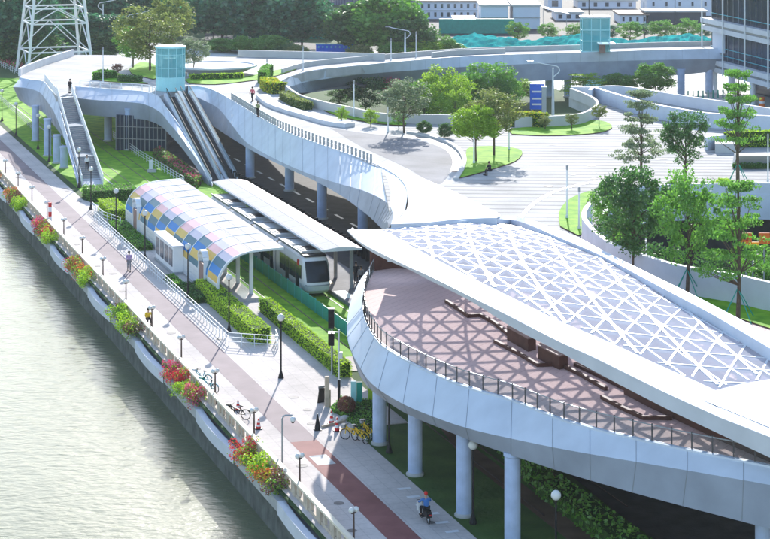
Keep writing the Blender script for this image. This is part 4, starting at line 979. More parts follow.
# planting along the near parapets on the plaza
def bank(pts, w, h, z, label, leaf, dens=26, sz=.25, flowers=None, name='hedge'):
    vs = smoothc([P(x, y, z) for x, y in pts], 3); L_, R_ = [], []
    for i, v in enumerate(vs):
        d = (vs[min(i+1, len(vs)-1)]-vs[max(i-1, 0)]).normalized(); nn = Vector((-d.y, d.x, 0)); L_.append(v+nn*w/2); R_.append(v-nn*w/2)
    return hedge(L_+R_[::-1], h, label, leaf, dens, sz, name, z, flowers=flowers)
bank([(733, 168), (750, 168.5), (790, 168)], .7, .5, ZD, 'dark clipped hedge at the foot of the sloping planter', 'l_dark')
bank([(727, 148), (745, 146.5), (790, 146)], 1.2, 1.6, ZD, 'yellow-green hedge on top of the wall behind the sloping planter', 'l_hedge', 30)
bank([(190, 80), (215, 79.5), (243, 78.5)], .8, .8, ZD, 'clipped bright hedge in front of the round planter', 'l_hedge', 30)
bank([(512, 126), (530, 126.5), (546, 127.5)], 1.6, 1.6, ZD, 'yellow flowering bush row left of the ramp wall', 'l_yel', 24, .3, ['f_yellow'], 'shrub_bed')
bank([(268, 88), (272, 92), (280, 94)], 2.0, 1.4, ZD, 'yellow flowering shrub beside the curved bench on the bridge', 'l_yel', 40, .25, ['f_yellow'], 'shrub')
bank([(262, 84), (266, 78), (270, 76)], 1.0, 1.6, ZD, 'grey-green shrub behind the yellow flowering shrub', 'l_mid', 30, .25, None, 'shrub')
bank([(284, 99), (296, 106), (308, 110)], 1.2, 1.0, ZD, 'olive-brown loose shrubs inside the ring parapet', 'l_olive', 26, .28, None, 'shrub')
bank([(98, 80), (104, 77), (112, 79)], 1.4, 1.0, ZD, 'low leafy shrubs in the small bed left of the lift', 'l_mid', 40, .25, None, 'shrub')
bank([(120, 82), (130, 82.5), (140, 83)], 1.4, .9, ZD, 'rounded dark shrubs in the small bed nearest the lift', 'l_dark', 40, .25, None, 'shrub')

# ================================================================ RIVERSIDE FLOWER BUSHES
def flower_bush(s0, s1, cols, label):
    o = thing('flower_bush', label, 'flower bush', W((s0+s1)/2, 30.15, -.5), w=True, group='flower bushes in the quay planters')
    b = MB(); b3 = MB(); n = int((s1-s0)/.55)
    mats = [M['l_yel'], M['l_mid']]+[M[c] for c in sorted(set(cols))]; idx = {c: i+2 for i, c in enumerate(sorted(set(cols)))}
    for i in range(n*4):
        s = random.uniform(s0+.3, s1-.3); t = 30.1+random.uniform(-.75, .5); z = .1+random.uniform(-.4, .8)*(1-abs(t-30.12)*.6); r = random.uniform(.25, .55)
        seg = cols[min(len(cols)-1, int((s-s0)/(s1-s0)*len(cols)))]
        c = W(s, t, z); fk = idx[seg]; top = random.random()
        for _ in range(95):
            d = Vector((random.gauss(0, 1), random.gauss(0, 1), random.gauss(0, 1))).normalized()*r*random.uniform(.7, 1.05)
            k = fk if random.random() < (.9 if top < .62 else .25) else (0 if random.random() < .7 else 1)
            leaf_quad(b, c+d, .13, k)
    b.build('blossom_and_leaves', mats, o)
    for i in range(n): s = s0+(i+.5)*(s1-s0)/n; b3.tube(W(s, 30.15, -.5), W(s+.1, 30.1, .15), .04, .02, 6)
    b3.split('stem', M['bark'], o, 12)
segs = [(108.6, 117.2, ['f_bronze', 'f_orange', 'l_yel', 'f_orange', 'f_red'], 'nearest flower bush, orange-bronze and lime with red at its far end'),
 (128.4, 137.4, ['f_pink', 'l_yel', 'f_red', 'f_pink'], 'pink and lime flower bush on the quay next to the parked green bicycles'),
 (148.8, 157.2, ['f_bronze', 'l_mid', 'l_yel', 'f_bronze'], 'green and bronze bush on the quay by the figure in yellow'),
 (168.4, 177.5, ['l_yel', 'f_orange', 'f_red', 'f_red'], 'orange and red flower bush opposite the arched shelter'),
 (188.2, 197.3, ['l_yel', 'f_red', 'f_red', 'f_pink'], 'bright red flower bush beside the red and white striped post'),
 (208.2, 217.2, ['l_yel', 'f_bronze', 'f_orange'], 'lime and ochre bush on the quay left of the striped post'),
 (228.2, 237.2, ['f_orange', 'f_bronze'], 'ochre bush at the left edge of the picture'), (88.6, 97, ['f_red', 'l_yel'], 'flower bush just below the picture edge')]
for a_, c_, cl, lb in segs[:7]: flower_bush(a_, c_, [c if c.startswith('f_') else 'l_hedge' for c in cl], lb)

# ================================================================ LAMPS
def river_lamp(loc, label):
    o = thing('double_globe_lamp', label, 'street lamp', loc, AL+R(20), group='double globe lamps along the river')
    MB().lathe((0, 0, 0), [(.16, 0), (.16, .12), (.09, .3), (.06, .4), (.045, 1.95), (.07, 2.0), (.03, 2.06)], 12).build('post', M['brownm'], o)
    MB().beam((-.15, 0, 1.98), (.15, 0, 1.98), .05, .05).build('crossarm', M['brownm'], o)
    for sx in (-1, 1): MB().ball((sx*.16, 0, 2.15), .145, 14).build('globe', M['globe'], o, smooth=True)
    return o
ords = ['nearest', 'second nearest', 'third nearest', 'fourth nearest', 'fifth nearest', 'sixth nearest', 'seventh nearest', 'eighth nearest', 'ninth nearest', 'tenth nearest', 'eleventh nearest', 'twelfth nearest', 'thirteenth nearest', 'fourteenth nearest', 'farthest']
rl = None
for i in range(15):
    loc = W(97.7+i*10.0, 31.0, .06); lb = '%s double-globe lamp by the river balustrade' % ords[i]
    rl0 = rl; rl = rl or river_lamp(loc, lb)
    if rl0: dup(rl, loc, AL+R(20), lb)
def globe_lamp(loc, label, h=4.0):
    o = thing('globe_lamp', label, 'street lamp', loc, 0, group='single globe lamps')
    MB().lathe((0, 0, 0), [(.2, 0), (.2, .1), (.1, .45), (.06, .6), (.05, h-.1), (.1, h)], 12).build('post', M['black'], o)
    MB().ball((0, 0, h+.22), .25, 16).build('globe', M['globe'], o, smooth=True); return o
gl = globe_lamp(P(281, 379), 'tall black globe lamp standing alone on the paving between the two bright hedges')
for (x, y), lb in [((229, 333), 'black globe lamp behind the railing at the near end of the shelter'), ((188, 298), 'black globe lamp before the arched door of the shelter'), ((145, 260), 'black globe lamp at the far end of the shelter ticket bay'),
   ((116, 235), 'black globe lamp at the left end of the shelter'), ((91, 210), 'black globe lamp at the foot of the staircase hedge'), ((79, 188), 'globe lamp rising beside the stair stringer'), ((49, 162), 'globe lamp between two columns of the bridge prow'), ((38, 149), 'globe lamp right of the leftmost prow column'),
   ((16, 136), 'globe lamp on the lawn left of the prow columns'), ((2, 121), 'globe lamp at the left edge on the lawn'), ((473, 524), 'globe lamp in the shade right of the third terrace column'), ((556, 581), 'globe lamp in the shade at the lower edge of the picture'), ((389, 453), 'dark lamp behind the first terrace column')]:
    dup(gl, P(x, y), 0, lb)
# slim light poles on the plaza
def slim_pole(loc, h, label, mt='steelw', r=.07):
    o = thing('light_pole', label, 'pole', loc, group='slim light poles')
    MB().lathe((0, 0, 0), [(r*1.6, 0), (r*1.6, .3), (r, .35), (r*.8, h)], 10).build('shaft', M[mt], o); MB().lathe((0, 0, h+.002), [(r*1.2, 0), (r*1.2, .35), (r*.4, .4)], 10).build('lamp_head', M['grey'], o)
    return o
for x, y, yt, z, lb in [(354, 118, 84, ZD, 'slim grey pole before the parapet inside the ring, left'), (388, 132, 96, ZD, 'slim grey pole beside the airy grey-green tree'), (474, 164, 126, ZD, 'slim pole in front of the round lime tree'), (509, 150, 116, ZD, 'slim pole at the right end of the round island'),
   (567, 219, 170, ZD, 'slim pole by the lawn wedge above the roof'), (579, 230, 192, ZD, 'short slim pole inside the lawn wedge'), (646, 268, 233, ZD, 'slim white pole before the opening wall'), (103, 82, 50, ZD, 'slim pole in the small bed near the left stairs'), (132, 66, 43, ZD, 'slim pole left of the willow-like tree'),
   (188, 76, 50, ZD, 'slim pole right of the glass lift'), (267, 76, 62, ZD, 'short pole on the bridge lawn tip'), (303, 70, 49, ZD, 'slim pole at the left tip of the ring'), (391, 60, 41, ZD, 'slim pole behind the ring walkway, left'), (416, 57, 34, ZD, 'slim pole behind the ring walkway, right'), (768, 183, 138, ZD, 'slim pole at the right edge near the sloping planter')]:
    v = P(x, y, z); h = zat(yt, v.y)-z; slim_pole(v, h, lb)
def street_light(px, py, z, yt, arm, label, mt='steelw'):
    v = P(px, py, z); h = zat(yt, v.y)-z; o = thing('street_light', label, 'street lamp', v, group='curved-arm street lights')
    MB().lathe((0, 0, 0), [(.22, 0), (.2, h*.3), (.09, h)], 12).build('mast', M[mt], o)
    b = MB(); s = 1 if arm > 0 else -1
    pts = [Vector((-s*.1, 0, h-1.2)), Vector((-s*.9, 0, h-.5)), Vector((-s*.7, 0, h+.15)), Vector((0, 0, h+.35)), Vector((arm*.6, 0, h+.7)), Vector((arm, 0, h+1.0))]
    b.path(smoothc(pts, 4), .07, 8); b.build('arm', M[mt], o); MB().box((arm, 0, h+.98), (.9, .35, .12)).build('lamp_head', M['grey'], o)
for a in [(553, 118, 0, 68, -3.2, 'tall white street light left of the ramp wall'), (103, 56, 0, 4, 3, 'street light behind the pylon trees'), (133, 60, 0, 16, 3.2, 'street light with its arm over the willow-like tree'), (248, 46, 0, 3, -2.5, 'street light among the dark trees in the middle'),
          (405, 60, 0, 32, -3.2, 'street light before the big dark tree')]: street_light(*a)
for px, py, yt, lb in [(589, 50, -4, 'thin black pole before the white site cabins'), (644, 46, 4, 'thin black pole left of the pale warehouse'), (675, 44, -4, 'thin black pole beside the office building'), (326, 48, 3, 'thin black pole beside the white hut'), (573, 100, 76, 'dark short pole under the ring'), (615, 97, 60, 'dark lamp mast right of the ring column'), (723, 92, 69, 'black lamp post under the end of the ring walkway'), (213, 44, -6, 'white mast in front of the dark slab')]:
    v = P(px, py); slim_pole(v, zat(yt, v.y), lb, 'black' if 'black' in lb or 'dark' in lb else 'steelw', .10)

# ================================================================ RAILINGS, FENCES, SIGNS
def fence(pts, h, step, label, mt='steelw', w=.05, mid=3, name='railing'):
    vs = [Vector(p) for p in pts]; o = thing(name, label, 'railing', vs[0], w=True); b = MB(); b2 = MB(); rs = resample(vs, step)+[vs[-1]]
    for v in rs[:100]: b.box(v+Vector((0, 0, h/2)), (w, w, h), AL)
    for a, c in zip(vs, vs[1:]):
        for q_ in range(mid): zz = h*(1-q_/max(1, mid)); b2.beam(a+Vector((0, 0, zz)), c+Vector((0, 0, zz)), .04, .04)
    b.split('post', M[mt], o); b2.build('rail', M[mt], o)
fence([W(198, 35.75, .06), W(143.0, 35.75, .06), W(140.8, 38.9, .06), W(143, 39.3, .06)], .95, 1.0, 'white tubular railing dividing the promenade from the tram stop planting', mid=3)
fence([W(204, 36.6, .06), W(198, 36.6, .06), W(194, 37.6, .06)], .9, 1.0, 'short white railing by the lamp at the left end of the shelter')
fence([P(113, 138), P(140, 158), P(165, 173), P(184, 185)], .9, 1.5, 'white post rail along the flower hedge under the bridge')
fence([P(-5, 96), P(20, 118), P(33, 131)], .8, 1.5, 'low pale fence on the lawn beside the left globe lamps', 'concl')
fence([P(-5, 64), P(20, 76)], 1.0, 2, 'grey fence before the far pink hedge')
b = MB(); tf = thing('bollard_fence', 'dark fence of short posts along the shaded road beneath the bridge', 'fence', W(170, 55.3, 0), w=True)
for i in range(95): b.box(W(130+i*1.15, 55.3, .6), (.35, .22, 1.2), AL)
b.split('post', M['black'], tf); b = MB(); Lb(b, 182, 55.3, 1.0, 108, .06, .08); b.build('rail', M['black'], tf)
b = MB(); tf = thing('glass_fence', 'teal glass fence posts on the forecourt beneath the ring walkway', 'fence', P(700, 96), w=True)
for x in range(688, 730, 5): b.box(P(x, 99-(x-688)*.03)+Vector((0, 0, .6)), (.2, .2, 1.3))
b.split('post', M['teal'], tf)
fence([P(660, 92), P(700, 86), P(735, 84)], 1.2, 2.2, 'dark railing behind the columns of the ring walkway', 'grey')
sg = thing('blue_sign', 'blue and white information board beside the column under the ring', 'sign', P(537, 117))
MB().box((0, 0, 2.9), (2.0, .15, 3.6)).build('board', M['blue'], sg); MB().box((0, -.09, 2.6), (1.5, .02, .25)).box((0, -.09, 3.6), (1.5, .02, .25)).box((0, -.09, 1.8), (1.5, .02, .25)).build('white_lines', M['whitep'], sg)
MB().box((-.8, 0, .55), (.12, .12, 1.1)).box((.8, 0, .55), (.12, .12, 1.1)).split('leg', M['grey'], sg)
gp_ = thing('gate_post', 'white square gate post right of the blue board', 'post', P(544, 119)); MB().box((0, 0, 2.2), (.6, .6, 4.4)).build('shaft', M['concl'], gp_); MB().box((0, 0, 4.5), (.75, .75, .2)).build('cap', M['whitep'], gp_)
# signals near the path end
def signal(px, py, h, lamps, label, mt='grey'):
    o = thing('traffic_signal', label, 'traffic light', P(px, py)+Vector((0, 0, .06))); MB().lathe((0, 0, 0), [(.12, 0), (.07, .2), (.06, h)], 10).build('pole', M[mt], o)
    for (x, z_, hh) in lamps:
        hd = MB().box((x, -.1, z_), (.42, .3, hh)).build('signal_head', M['black'], o)
        for q_ in range(3): MB().tube((x, -.255, z_+hh*.3-q_*hh*.3), (x, -.30, z_+hh*.3-q_*hh*.3), .12, .13, 10).build('lens', M['dark'], hd)
signal(332, 375, 4.6, [(-.05, 3.9, 1.35), (-.05, 2.45, .85)], 'traffic signal with two black heads at the end of the long hedge')
o = thing('camera_pole', 'thin white pole with a dark lower half right of the traffic signal', 'pole', P(339, 405)+Vector((0, 0, .06)))
MB().lathe((0, 0, 0), [(.09, 0), (.09, 1.6)], 10).build('lower_sleeve', M['black'], o); MB().lathe((0, 0, 1.602), [(.06, 0), (.05, 3.3)], 10).build('shaft', M['steelw'], o); MB().beam((0, 0, 4.7), (-.7, 0, 4.75), .05, .05).build('arm', M['steelw'], o); MB().box((.1, 0, 3.2), (.25, .2, .4)).build('control_box', M['steelw'], o)
o = thing('camera_pole', 'curved-neck security camera pole by the balustrade below the red lane', 'camera', W(113.5, 31.6, .06))
MB().path([Vector((0, 0, 0)), Vector((0, 0, 2.7)), Vector((.15, 0, 2.85)), Vector((.6, 0, 2.85))], .05).build('pole', M['grey'], o); MB().ball((.62, 0, 2.62), .17, 12).build('camera_dome', M['steelw'], o); MB().ball((.62, 0, 2.5), .12, 10).build('lens', M['black'], o)
o = thing('stone_totem', 'rough brownish stone totem with a leaning board beside it', 'sign', P(327, 408)+Vector((0, 0, .06))); MB().box((0, 0, 1.0), (.28, .22, 2.0), .2).build('pillar', M['stone'], o); MB().box((.16, .1, .55), (.15, .12, 1.1), .2).build('side_block', M['stone'], o)
o = thing('sandwich_board', 'dark leaning notice board beside the stone totem', 'sign', P(321.5, 404)+Vector((0, 0, .06))); MB().box((0, 0, .5), (.5, .05, 1.05), .6, tilt=Matrix.Rotation(R(12), 3, 'X')).build('front', M['black'], o); MB().box((.05, .3, .5), (.5, .05, 1.05), .6, tilt=Matrix.Rotation(R(-12), 3, 'X')).build('back', M['grey'], o)
o = thing('information_pillar', 'teal and pale blue slab-shaped pillar standing in the planting', 'sign', P(357, 406)+Vector((0, 0, .02))); MB().box((-.22, 0, .8), (.36, .3, 1.6)).build('pale_face', M['aqual'], o); MB().box((.16, 0, .78), (.38, .32, 1.56)).build('teal_face', M['teal'], o)
o = thing('green_board', 'small bright green board on a stand left of the first terrace column', 'sign', P(371, 404)+Vector((0, 0, .02))); MB().box((0, 0, .75), (.35, .25, .95)).build('panel', M['l_hedge'], o); MB().box((0, 0, .14), (.2, .2, .28)).build('foot', M['grey'], o)  # small bright green board standing on a foot
hedge([P(331, 412), P(341, 401), P(371, 404), P(377, 430), P(360, 432), P(345, 420)], .28, 'patch of green planting around the bronze bush by the first terrace column', 'l_mid', 70, .16, name='planting_bed', z=.06)
o = thing('bronze_bush', 'round reddish-brown bush by the stone totem', 'bush', P(346.5, 415)+Vector((0, 0, .1)), w=True); b = MB(); c0 = P(346.5, 415)+Vector((0, 0, .62))
for _ in range(2600):
    d = Vector((random.gauss(0, 1), random.gauss(0, 1), random.gauss(0, 1))).normalized(); leaf_quad(b, c0+d*random.uniform(.42, .6), .1)
b.build('leaves', M['f_bronze'], o); MB().tube(P(346.5, 415)+Vector((0, 0, .07)), c0, .05, .03, 8).build('stem', M['bark'], o)
def cone(loc, h, label, striped=True, r=.17):
    o = thing('traffic_cone', label, 'traffic cone', loc, group='traffic cones'); MB().box((0, 0, .025), (.42, .42, .05), .3).build('base', M['black'], o)
    if striped:
        b = MB(); n = 5
        for i in range(n):
            f0, f1 = i/n, (i+1)/n; b.lathe((0, 0, .052), [(r*(1-f0*.85), h*f0), (r*(1-f1*.85), h*f1)], 14, i % 2)
        b.build('cone_body', [M['red'], M['whitep']], o)
    else: MB().lathe((0, 0, .052), [(r*1.1, 0), (r*.15, h)], 14).build('cone_body', M['black'], o)
g6 = Vector((0, 0, .06))
cone(P(331.5, 425)+g6, .8, 'red and white cone nearest the stone totem'); cone(P(337, 432)+g6, .8, 'red and white cone right of another by the yellow bicycles'); cone(P(238, 411)+g6, .6, 'small red and white cone behind the parked dark bicycle')
cone(P(258.5, 430)+g6, .6, 'small red and white cone just right of the dark bicycle'); cone(P(240, 428)+g6, .45, 'small red and white cone in front of the dark bicycle'); cone(P(317.5, 431)+g6, .95, 'tall black pointed cone on the paving', False, .18)
o = thing('kerb_barrier', 'low kerb rail leading to the parked yellow bicycles', 'barrier', P(320, 431)+g6, w=True); MB().beam(P(322, 429)+g6+Vector((0, 0, .08)), P(345, 423)+g6+Vector((0, 0, .08)), .12, .14).build('rail', M['stone'], o)
o = thing('rubble_bag', 'pale sack lying at the edge of the bronze bush', 'bag', P(345, 421)+g6); MB().ball((0, 0, .14), .32, 12, sq=(1, .7, .5)).build('sack', M['concl'], o)
# red-white post by the river
v = P(50, 226)+g6; o = thing('striped_post', 'thick red and white striped post on the promenade', 'post', v); b = MB()
for i in range(5): b.lathe((0, 0, .3*i*1.5), [(.17, 0), (.17, .45)], 14, i % 2)
b.build('shaft', [M['red'], M['whitep']], o); MB().box((0, 0, .03), (.5, .5, .06)).build('foot', M['black'], o)
for px, py, lb in [(44, 200, 'left red warning sign above the sunken garden trees'), ]: pass
for px, lb, w_ in [(746, 'left orange-red diamond notice in the sunken garden', .8), (764, 'right orange-red notice at the picture edge', .8)]:
    Y = 146; X = (px-385)*Y/F; o = thing('warning_sign', lb, 'sign', (X, Y, 0), group='orange notices in the sunken garden'); zc = zat(238, Y)
    MB().box((0, 0, zc/2), (.1, .1, zc)).build('post', M['grey'], o); MB().box((0, -.1, zc), (w_, .06, w_)).build('board', M['orange'], o); MB().box((0, -.14, zc), (w_*.5, .02, w_*.3), tilt=Matrix.Rotation(R(45), 3, 'Y')).build('mark', M['red'], o)
o = thing('barrier_board', 'yellow barrier board between the two orange notices', 'barrier', ((754-385)*146/F, 146.5, 0)); zc = zat(245, 146.5); MB().box((0, 0, zc), (.9, .08, .45)).build('board', M['yellow'], o); MB().box((0, 0, zc/2), (.1, .08, zc-.5)).build('post', M['grey'], o)
o = thing('utility_box', 'small white utility box on a plinth on the shaded lawn under the bridge', 'utility box', P(152, 172)); MB().box((0, 0, .15), (1.0, .7, .3)).build('plinth', M['concl'], o); MB().box((-.1, 0, .85), (.45, .35, 1.0)).build('cabinet', M['whitep'], o)

# ================================================================ BICYCLES AND SCOOTER
def wheel(parent, y, r, name='wheel'):
    b = MB(); n = 20
    for i in range(n): a, c = 2*math.pi*i/n, 2*math.pi*(i+1)/n; b.tube((0, y+r*math.cos(a), r+r*math.sin(a)), (0, y+r*math.cos(c), r+r*math.sin(c)), .028, .028, 6)
    w = b.build(name, M['dark'], parent); b = MB(); b.tube((-.04, y, r), (.04, y, r), .035, .035, 8)
    for i in range(8): a = 2*math.pi*i/8; b.tube((0, y, r), (0, y+r*.96*math.cos(a), r+r*.96*math.sin(a)), .006, .006, 4)
    b.build('hub_and_spokes', M['steelw'], w)
def bicycle(loc, rz, label, frame='yellow', basket='grey'):
    o = thing('bicycle', label, 'bicycle', loc, rz, group='parked bicycles'); wheel(o, -.52, .31); wheel(o, .52, .31)
    b = MB(); f = [((0, .52, .31), (0, .42, .85)), ((0, .42, .82), (0, -.05, .33)), ((0, -.05, .33), (0, -.2, .8)), ((0, -.52, .31), (0, -.05, .33)), ((0, -.52, .31), (0, -.17, .68)), ((0, .42, .75), (0, -.15, .6))]
    for p_, q_ in f: b.tube(p_, q_, .028, .028, 6)
    for y_ in (-.52, .52):   # mudguards
        pts = [Vector((0, y_+.36*math.cos(a), .31+.36*math.sin(a))) for a in [math.pi*(.15+.14*i) for i in range(6)]]
        for p_, q_ in zip(pts, pts[1:]): b.beam(p_, q_, .07, .02)
    b.build('frame', M[frame], o); MB().tube((-.27, .36, .95), (.27, .36, .95), .018, .018, 6).tube((0, .42, .82), (0, .36, .95), .02, .02, 6).build('handlebar', M['black'], o)
    MB().ball((0, -.22, .85), .13, 10, sq=(.7, 1.1, .35)).build('saddle', M['black'], o); MB().box((0, .62, .82), (.3, .25, .22)).build('basket', M[basket], o)
    return o
bicycle(P(353, 441)+g6, R(70), 'yellow shared bicycle parked leftmost of the group'); bicycle(P(360, 443)+g6, R(40), 'yellow shared bicycle parked in the middle of the group'); bicycle(P(367, 438)+g6, R(25), 'yellow shared bicycle nearest the column')
bicycle(P(238, 420)+g6, R(75), 'dark bicycle parked beside the small cones', 'black', 'black')
bicycle(P(209, 393)+g6, R(55), 'turquoise shared bicycle leaning at the balustrade, nearer one', 'tealb', 'teal'); bicycle(P(202, 384)+g6, R(60), 'turquoise shared bicycle at the balustrade, farther one', 'tealb', 'whitep')

def skin_mesh(name, verts, edges, radii, m, parent, lvl=2):
    me = bpy.data.meshes.new(name); me.from_pydata(verts, edges, []); ob = bpy.data.objects.new(name, me); COL.objects.link(ob)
    ob.modifiers.new('skin', 'SKIN'); me.materials.append(m)
    if not me.skin_vertices: 
        bm = bmesh.new(); bm.from_mesh(me); bm.verts.layers.skin.verify(); bm.to_mesh(me); bm.free()
    sv = me.skin_vertices[0].data
    for i, r in enumerate(radii): sv[i].radius = (r, r) if not isinstance(r, tuple) else r
    sv[0].use_root = True; ob.modifiers['skin'].use_smooth_shade = True
    sb = ob.modifiers.new('sub', 'SUBSURF'); sb.levels = lvl; sb.render_levels = lvl
    ob.parent = parent; return ob
def person(loc, rz, label, pose='walk', top='cblue', bottom='cblack', hairm='hair', scale=1.0, extra=None):
    """local frame: facing +y"""
    o = thing('person', label, 'person', loc, rz); o.scale = (scale,)*3
    if pose == 'walk': J = dict(pel=(0, 0, .95), che=(0, .02, 1.28), nec=(0, .03, 1.48), hd=(0, .05, 1.62), hl=(-.1, 0, .92), hr=(.1, 0, .92), kl=(-.1, .16, .5), kr=(.1, .02, .48), al=(-.1, .2, .09), ar=(.1, -.26, .14), sl=(-.19, .02, 1.42), sr=(.19, .02, 1.42), el=(-.24, -.1, 1.15), er=(.24, .12, 1.16), wl=(-.23, -.06, .9), wr=(.22, .3, .98))
    elif pose == 'stand': J = dict(pel=(0, 0, .95), che=(0, 0, 1.28), nec=(0, 0, 1.48), hd=(0, .02, 1.62), hl=(-.1, 0, .92), hr=(.1, 0, .92), kl=(-.11, .02, .5), kr=(.11, .02, .5), al=(-.12, 0, .09), ar=(.12, 0, .09), sl=(-.19, 0, 1.42), sr=(.19, 0, 1.42), el=(-.25, -.02, 1.15), er=(.25, -.02, 1.15), wl=(-.24, .06, .9), wr=(.24, .06, .9))
    elif pose == 'push': J = dict(pel=(0, 0, .95), che=(0, .06, 1.27), nec=(0, .1, 1.46), hd=(0, .14, 1.6), hl=(-.1, 0, .92), hr=(.1, 0, .92), kl=(-.1, .14, .5), kr=(.1, -.02, .48), al=(-.1, .16, .09), ar=(.1, -.26, .12), sl=(-.19, .08, 1.4), sr=(.19, .08, 1.4), el=(-.24, .15, 1.14), er=(.24, .15, 1.14), wl=(-.2, .4, 1.05), wr=(.2, .4, 1.05))
    elif pose == 'ride': J = dict(pel=(0, 0, .78), che=(0, .05, 1.1), nec=(0, .1, 1.3), hd=(0, .13, 1.45), hl=(-.12, .02, .78), hr=(.12, .02, .78), kl=(-.2, .42, .74), kr=(.2, .42, .74), al=(-.17, .4, .32), ar=(.17, .4, .32), sl=(-.2, .08, 1.24), sr=(.2, .08, 1.24), el=(-.32, .28, 1.04), er=(.32, .28, 1.04), wl=(-.28, .52, 1.0), wr=(.28, .52, 1.0))
    elif pose == 'sit': J = dict(pel=(0, 0, .45), che=(0, .05, .76), nec=(0, .09, .96), hd=(0, .12, 1.1), hl=(-.1, .02, .45), hr=(.1, .02, .45), kl=(-.13, .42, .47), kr=(.13, .42, .47), al=(-.13, .44, .09), ar=(.13, .44, .09), sl=(-.19, .06, .9), sr=(.19, .06, .9), el=(-.25, .18, .66), er=(.25, .18, .66), wl=(-.15, .38, .6), wr=(.15, .38, .6))
    fl = lambda a: (J[a][0], J[a][1]+.17, J[a][2]-.05)
    hn = lambda a: (J[a][0], J[a][1]+.05, J[a][2]-.09)
    names = ['pel', 'che', 'nec', 'hl', 'kl', 'al', 'hr', 'kr', 'ar', 'sl', 'el', 'wl', 'sr', 'er', 'wr']
    V = [J[k] for k in names]+[hn('wl'), hn('wr'), fl('al'), fl('ar')]
    E_ = [(0, 1), (1, 2), (0, 3), (3, 4), (4, 5), (0, 6), (6, 7), (7, 8), (1, 9), (9, 10), (10, 11), (1, 12), (12, 13), (13, 14), (11, 15), (14, 16), (5, 17), (8, 18)]
    rad = [(.13, .1), (.15, .105), .052, .085, .058, .04, .085, .058, .04, .055, .042, .03, .055, .042, .03, .028, .028, .035, .035]
    hdv = len(V); V += [J['hd'], (J['hd'][0], J['hd'][1]+.01, J['hd'][2]+.1)]; E_ += [(2, hdv), (hdv, hdv+1)]; rad += [.085, .07]
    skin_mesh('body', V, E_, rad, M['skin'], o)
    k = 1.22
    V = [J[a] for a in ['che', 'pel', 'sl', 'el', 'sr', 'er']]+[(J['nec'][0], J['nec'][1], J['nec'][2]-.05), tuple(Vector(J['el']).lerp(Vector(J['wl']), .9)), tuple(Vector(J['er']).lerp(Vector(J['wr']), .9))]
    skin_mesh('jacket', V, [(0, 1), (0, 2), (2, 3), (0, 4), (4, 5), (0, 6), (3, 7), (5, 8)], [(.18, .13), (.155, .125), .075, .058, .075, .058, .07, .045, .045], M[top], o)
    V = [J['pel'], J['hl'], J['kl'], tuple(Vector(J['kl']).lerp(Vector(J['al']), .92)), J['hr'], J['kr'], tuple(Vector(J['kr']).lerp(Vector(J['ar']), .92))]
    skin_mesh('trousers', V, [(0, 1), (1, 2), (2, 3), (0, 4), (4, 5), (5, 6)], [(.15, .125), .1, .075, .055, .1, .075, .055], M[bottom], o)
    h_ = J['hd']; MB().ball((h_[0], h_[1]-.02, h_[2]+.075), .115, 14, sq=(.92, 1.0, .95)).build('hair' if hairm == 'hair' else 'helmet', M[hairm], o, smooth=True)
    for s in (-1, 1): MB().ball((h_[0]+s*.035, h_[1]+.09, h_[2]+.03), .012, 6).build('eye', M['black'], o)
    MB().ball((h_[0], h_[1]+.105, h_[2]), .018, 6).build('nose', M['skin'], o)
    for s in (-1, 1): MB().box((J['al'][0] if s < 0 else J['ar'][0], (J['al'] if s < 0 else J['ar'])[1]+.07, (J['al'] if s < 0 else J['ar'])[2]-.045), (.1, .27, .09)).build('shoe', M['black'], o)
    return o
# scooter rider
v = P(425, 522)+g6; rzs = R(18.5)
sc = thing('scooter', 'small dark electric scooter with a pale front shield, ridden away along the paving', 'scooter', v, rzs)
wheel(sc, -.55, .22); wheel(sc, .62, .22)
b = MB(); b.box((0, -.35, .5), (.28, .7, .3)); b.box((0, .15, .28), (.3, .5, .08)); b.box((0, -.72, .52), (.18, .25, .12)); b.build('rear_body', M['black'], sc)
MB().box((0, .5, .62), (.4, .07, .68), tilt=Matrix.Rotation(R(-16), 3, 'X')).build('front_shield', M['whitep'], sc)
MB().box((0, -.28, .69), (.27, .62, .09)).build('seat', M['dark'], sc); MB().tube((0, .62, .22), (0, .48, 1.0), .03, .03, 8).tube((-.3, .5, 1.0), (.3, .5, 1.0), .02, .02, 6).build('handlebar', M['black'], sc)
MB().box((0, -.86, .55), (.14, .03, .06)).build('tail_light', M['red'], sc); MB().box((-.2, .35, .75), (.28, .1, .5)).build('leg_cover', M['whitep'], sc)
person(v+Vector((SA*.25, -CA*.25, 0)), rzs, 'rider in a blue jacket and red helmet seen from behind on the scooter', 'ride', 'cblue', 'cblack', 'red')
person(P(129, 272)+g6, R(190), 'person in a lilac shirt walking toward the camera on the red lane', 'walk', 'cpurp', 'cgrey')
person(P(252.5, 101.5, ZD)+Vector((0, 0, .01)), R(150), 'person in a pink top walking on the bridge', 'walk', 'cpink', 'cblack')
person(P(258, 117, ZD)+Vector((0, 0, .01)), R(170), 'person in an olive top walking close to the bridge railing', 'push', 'cgreen', 'cblack')
person(P(70, 93, ZD)+Vector((0, 0, .01)), R(150), 'dark-clothed person at the head of the stairs', 'stand', 'cblack', 'cblack')
person(P(356, 283, .3)+Vector((0, 0, .01)), R(200), 'dark-clothed passenger standing on the platform, left of two', 'stand', 'cblack', 'cblack')
person(P(361, 287, .3)+Vector((0, 0, .01)), R(170), 'dark-clothed passenger standing nearest the terrace', 'stand', 'cgrey', 'cblack')
person(P(490, 175, ZD)+Vector((0, 0, .01)), R(120), 'person crouched in black on the plaza by the round island', 'sit', 'cblack', 'cblack')
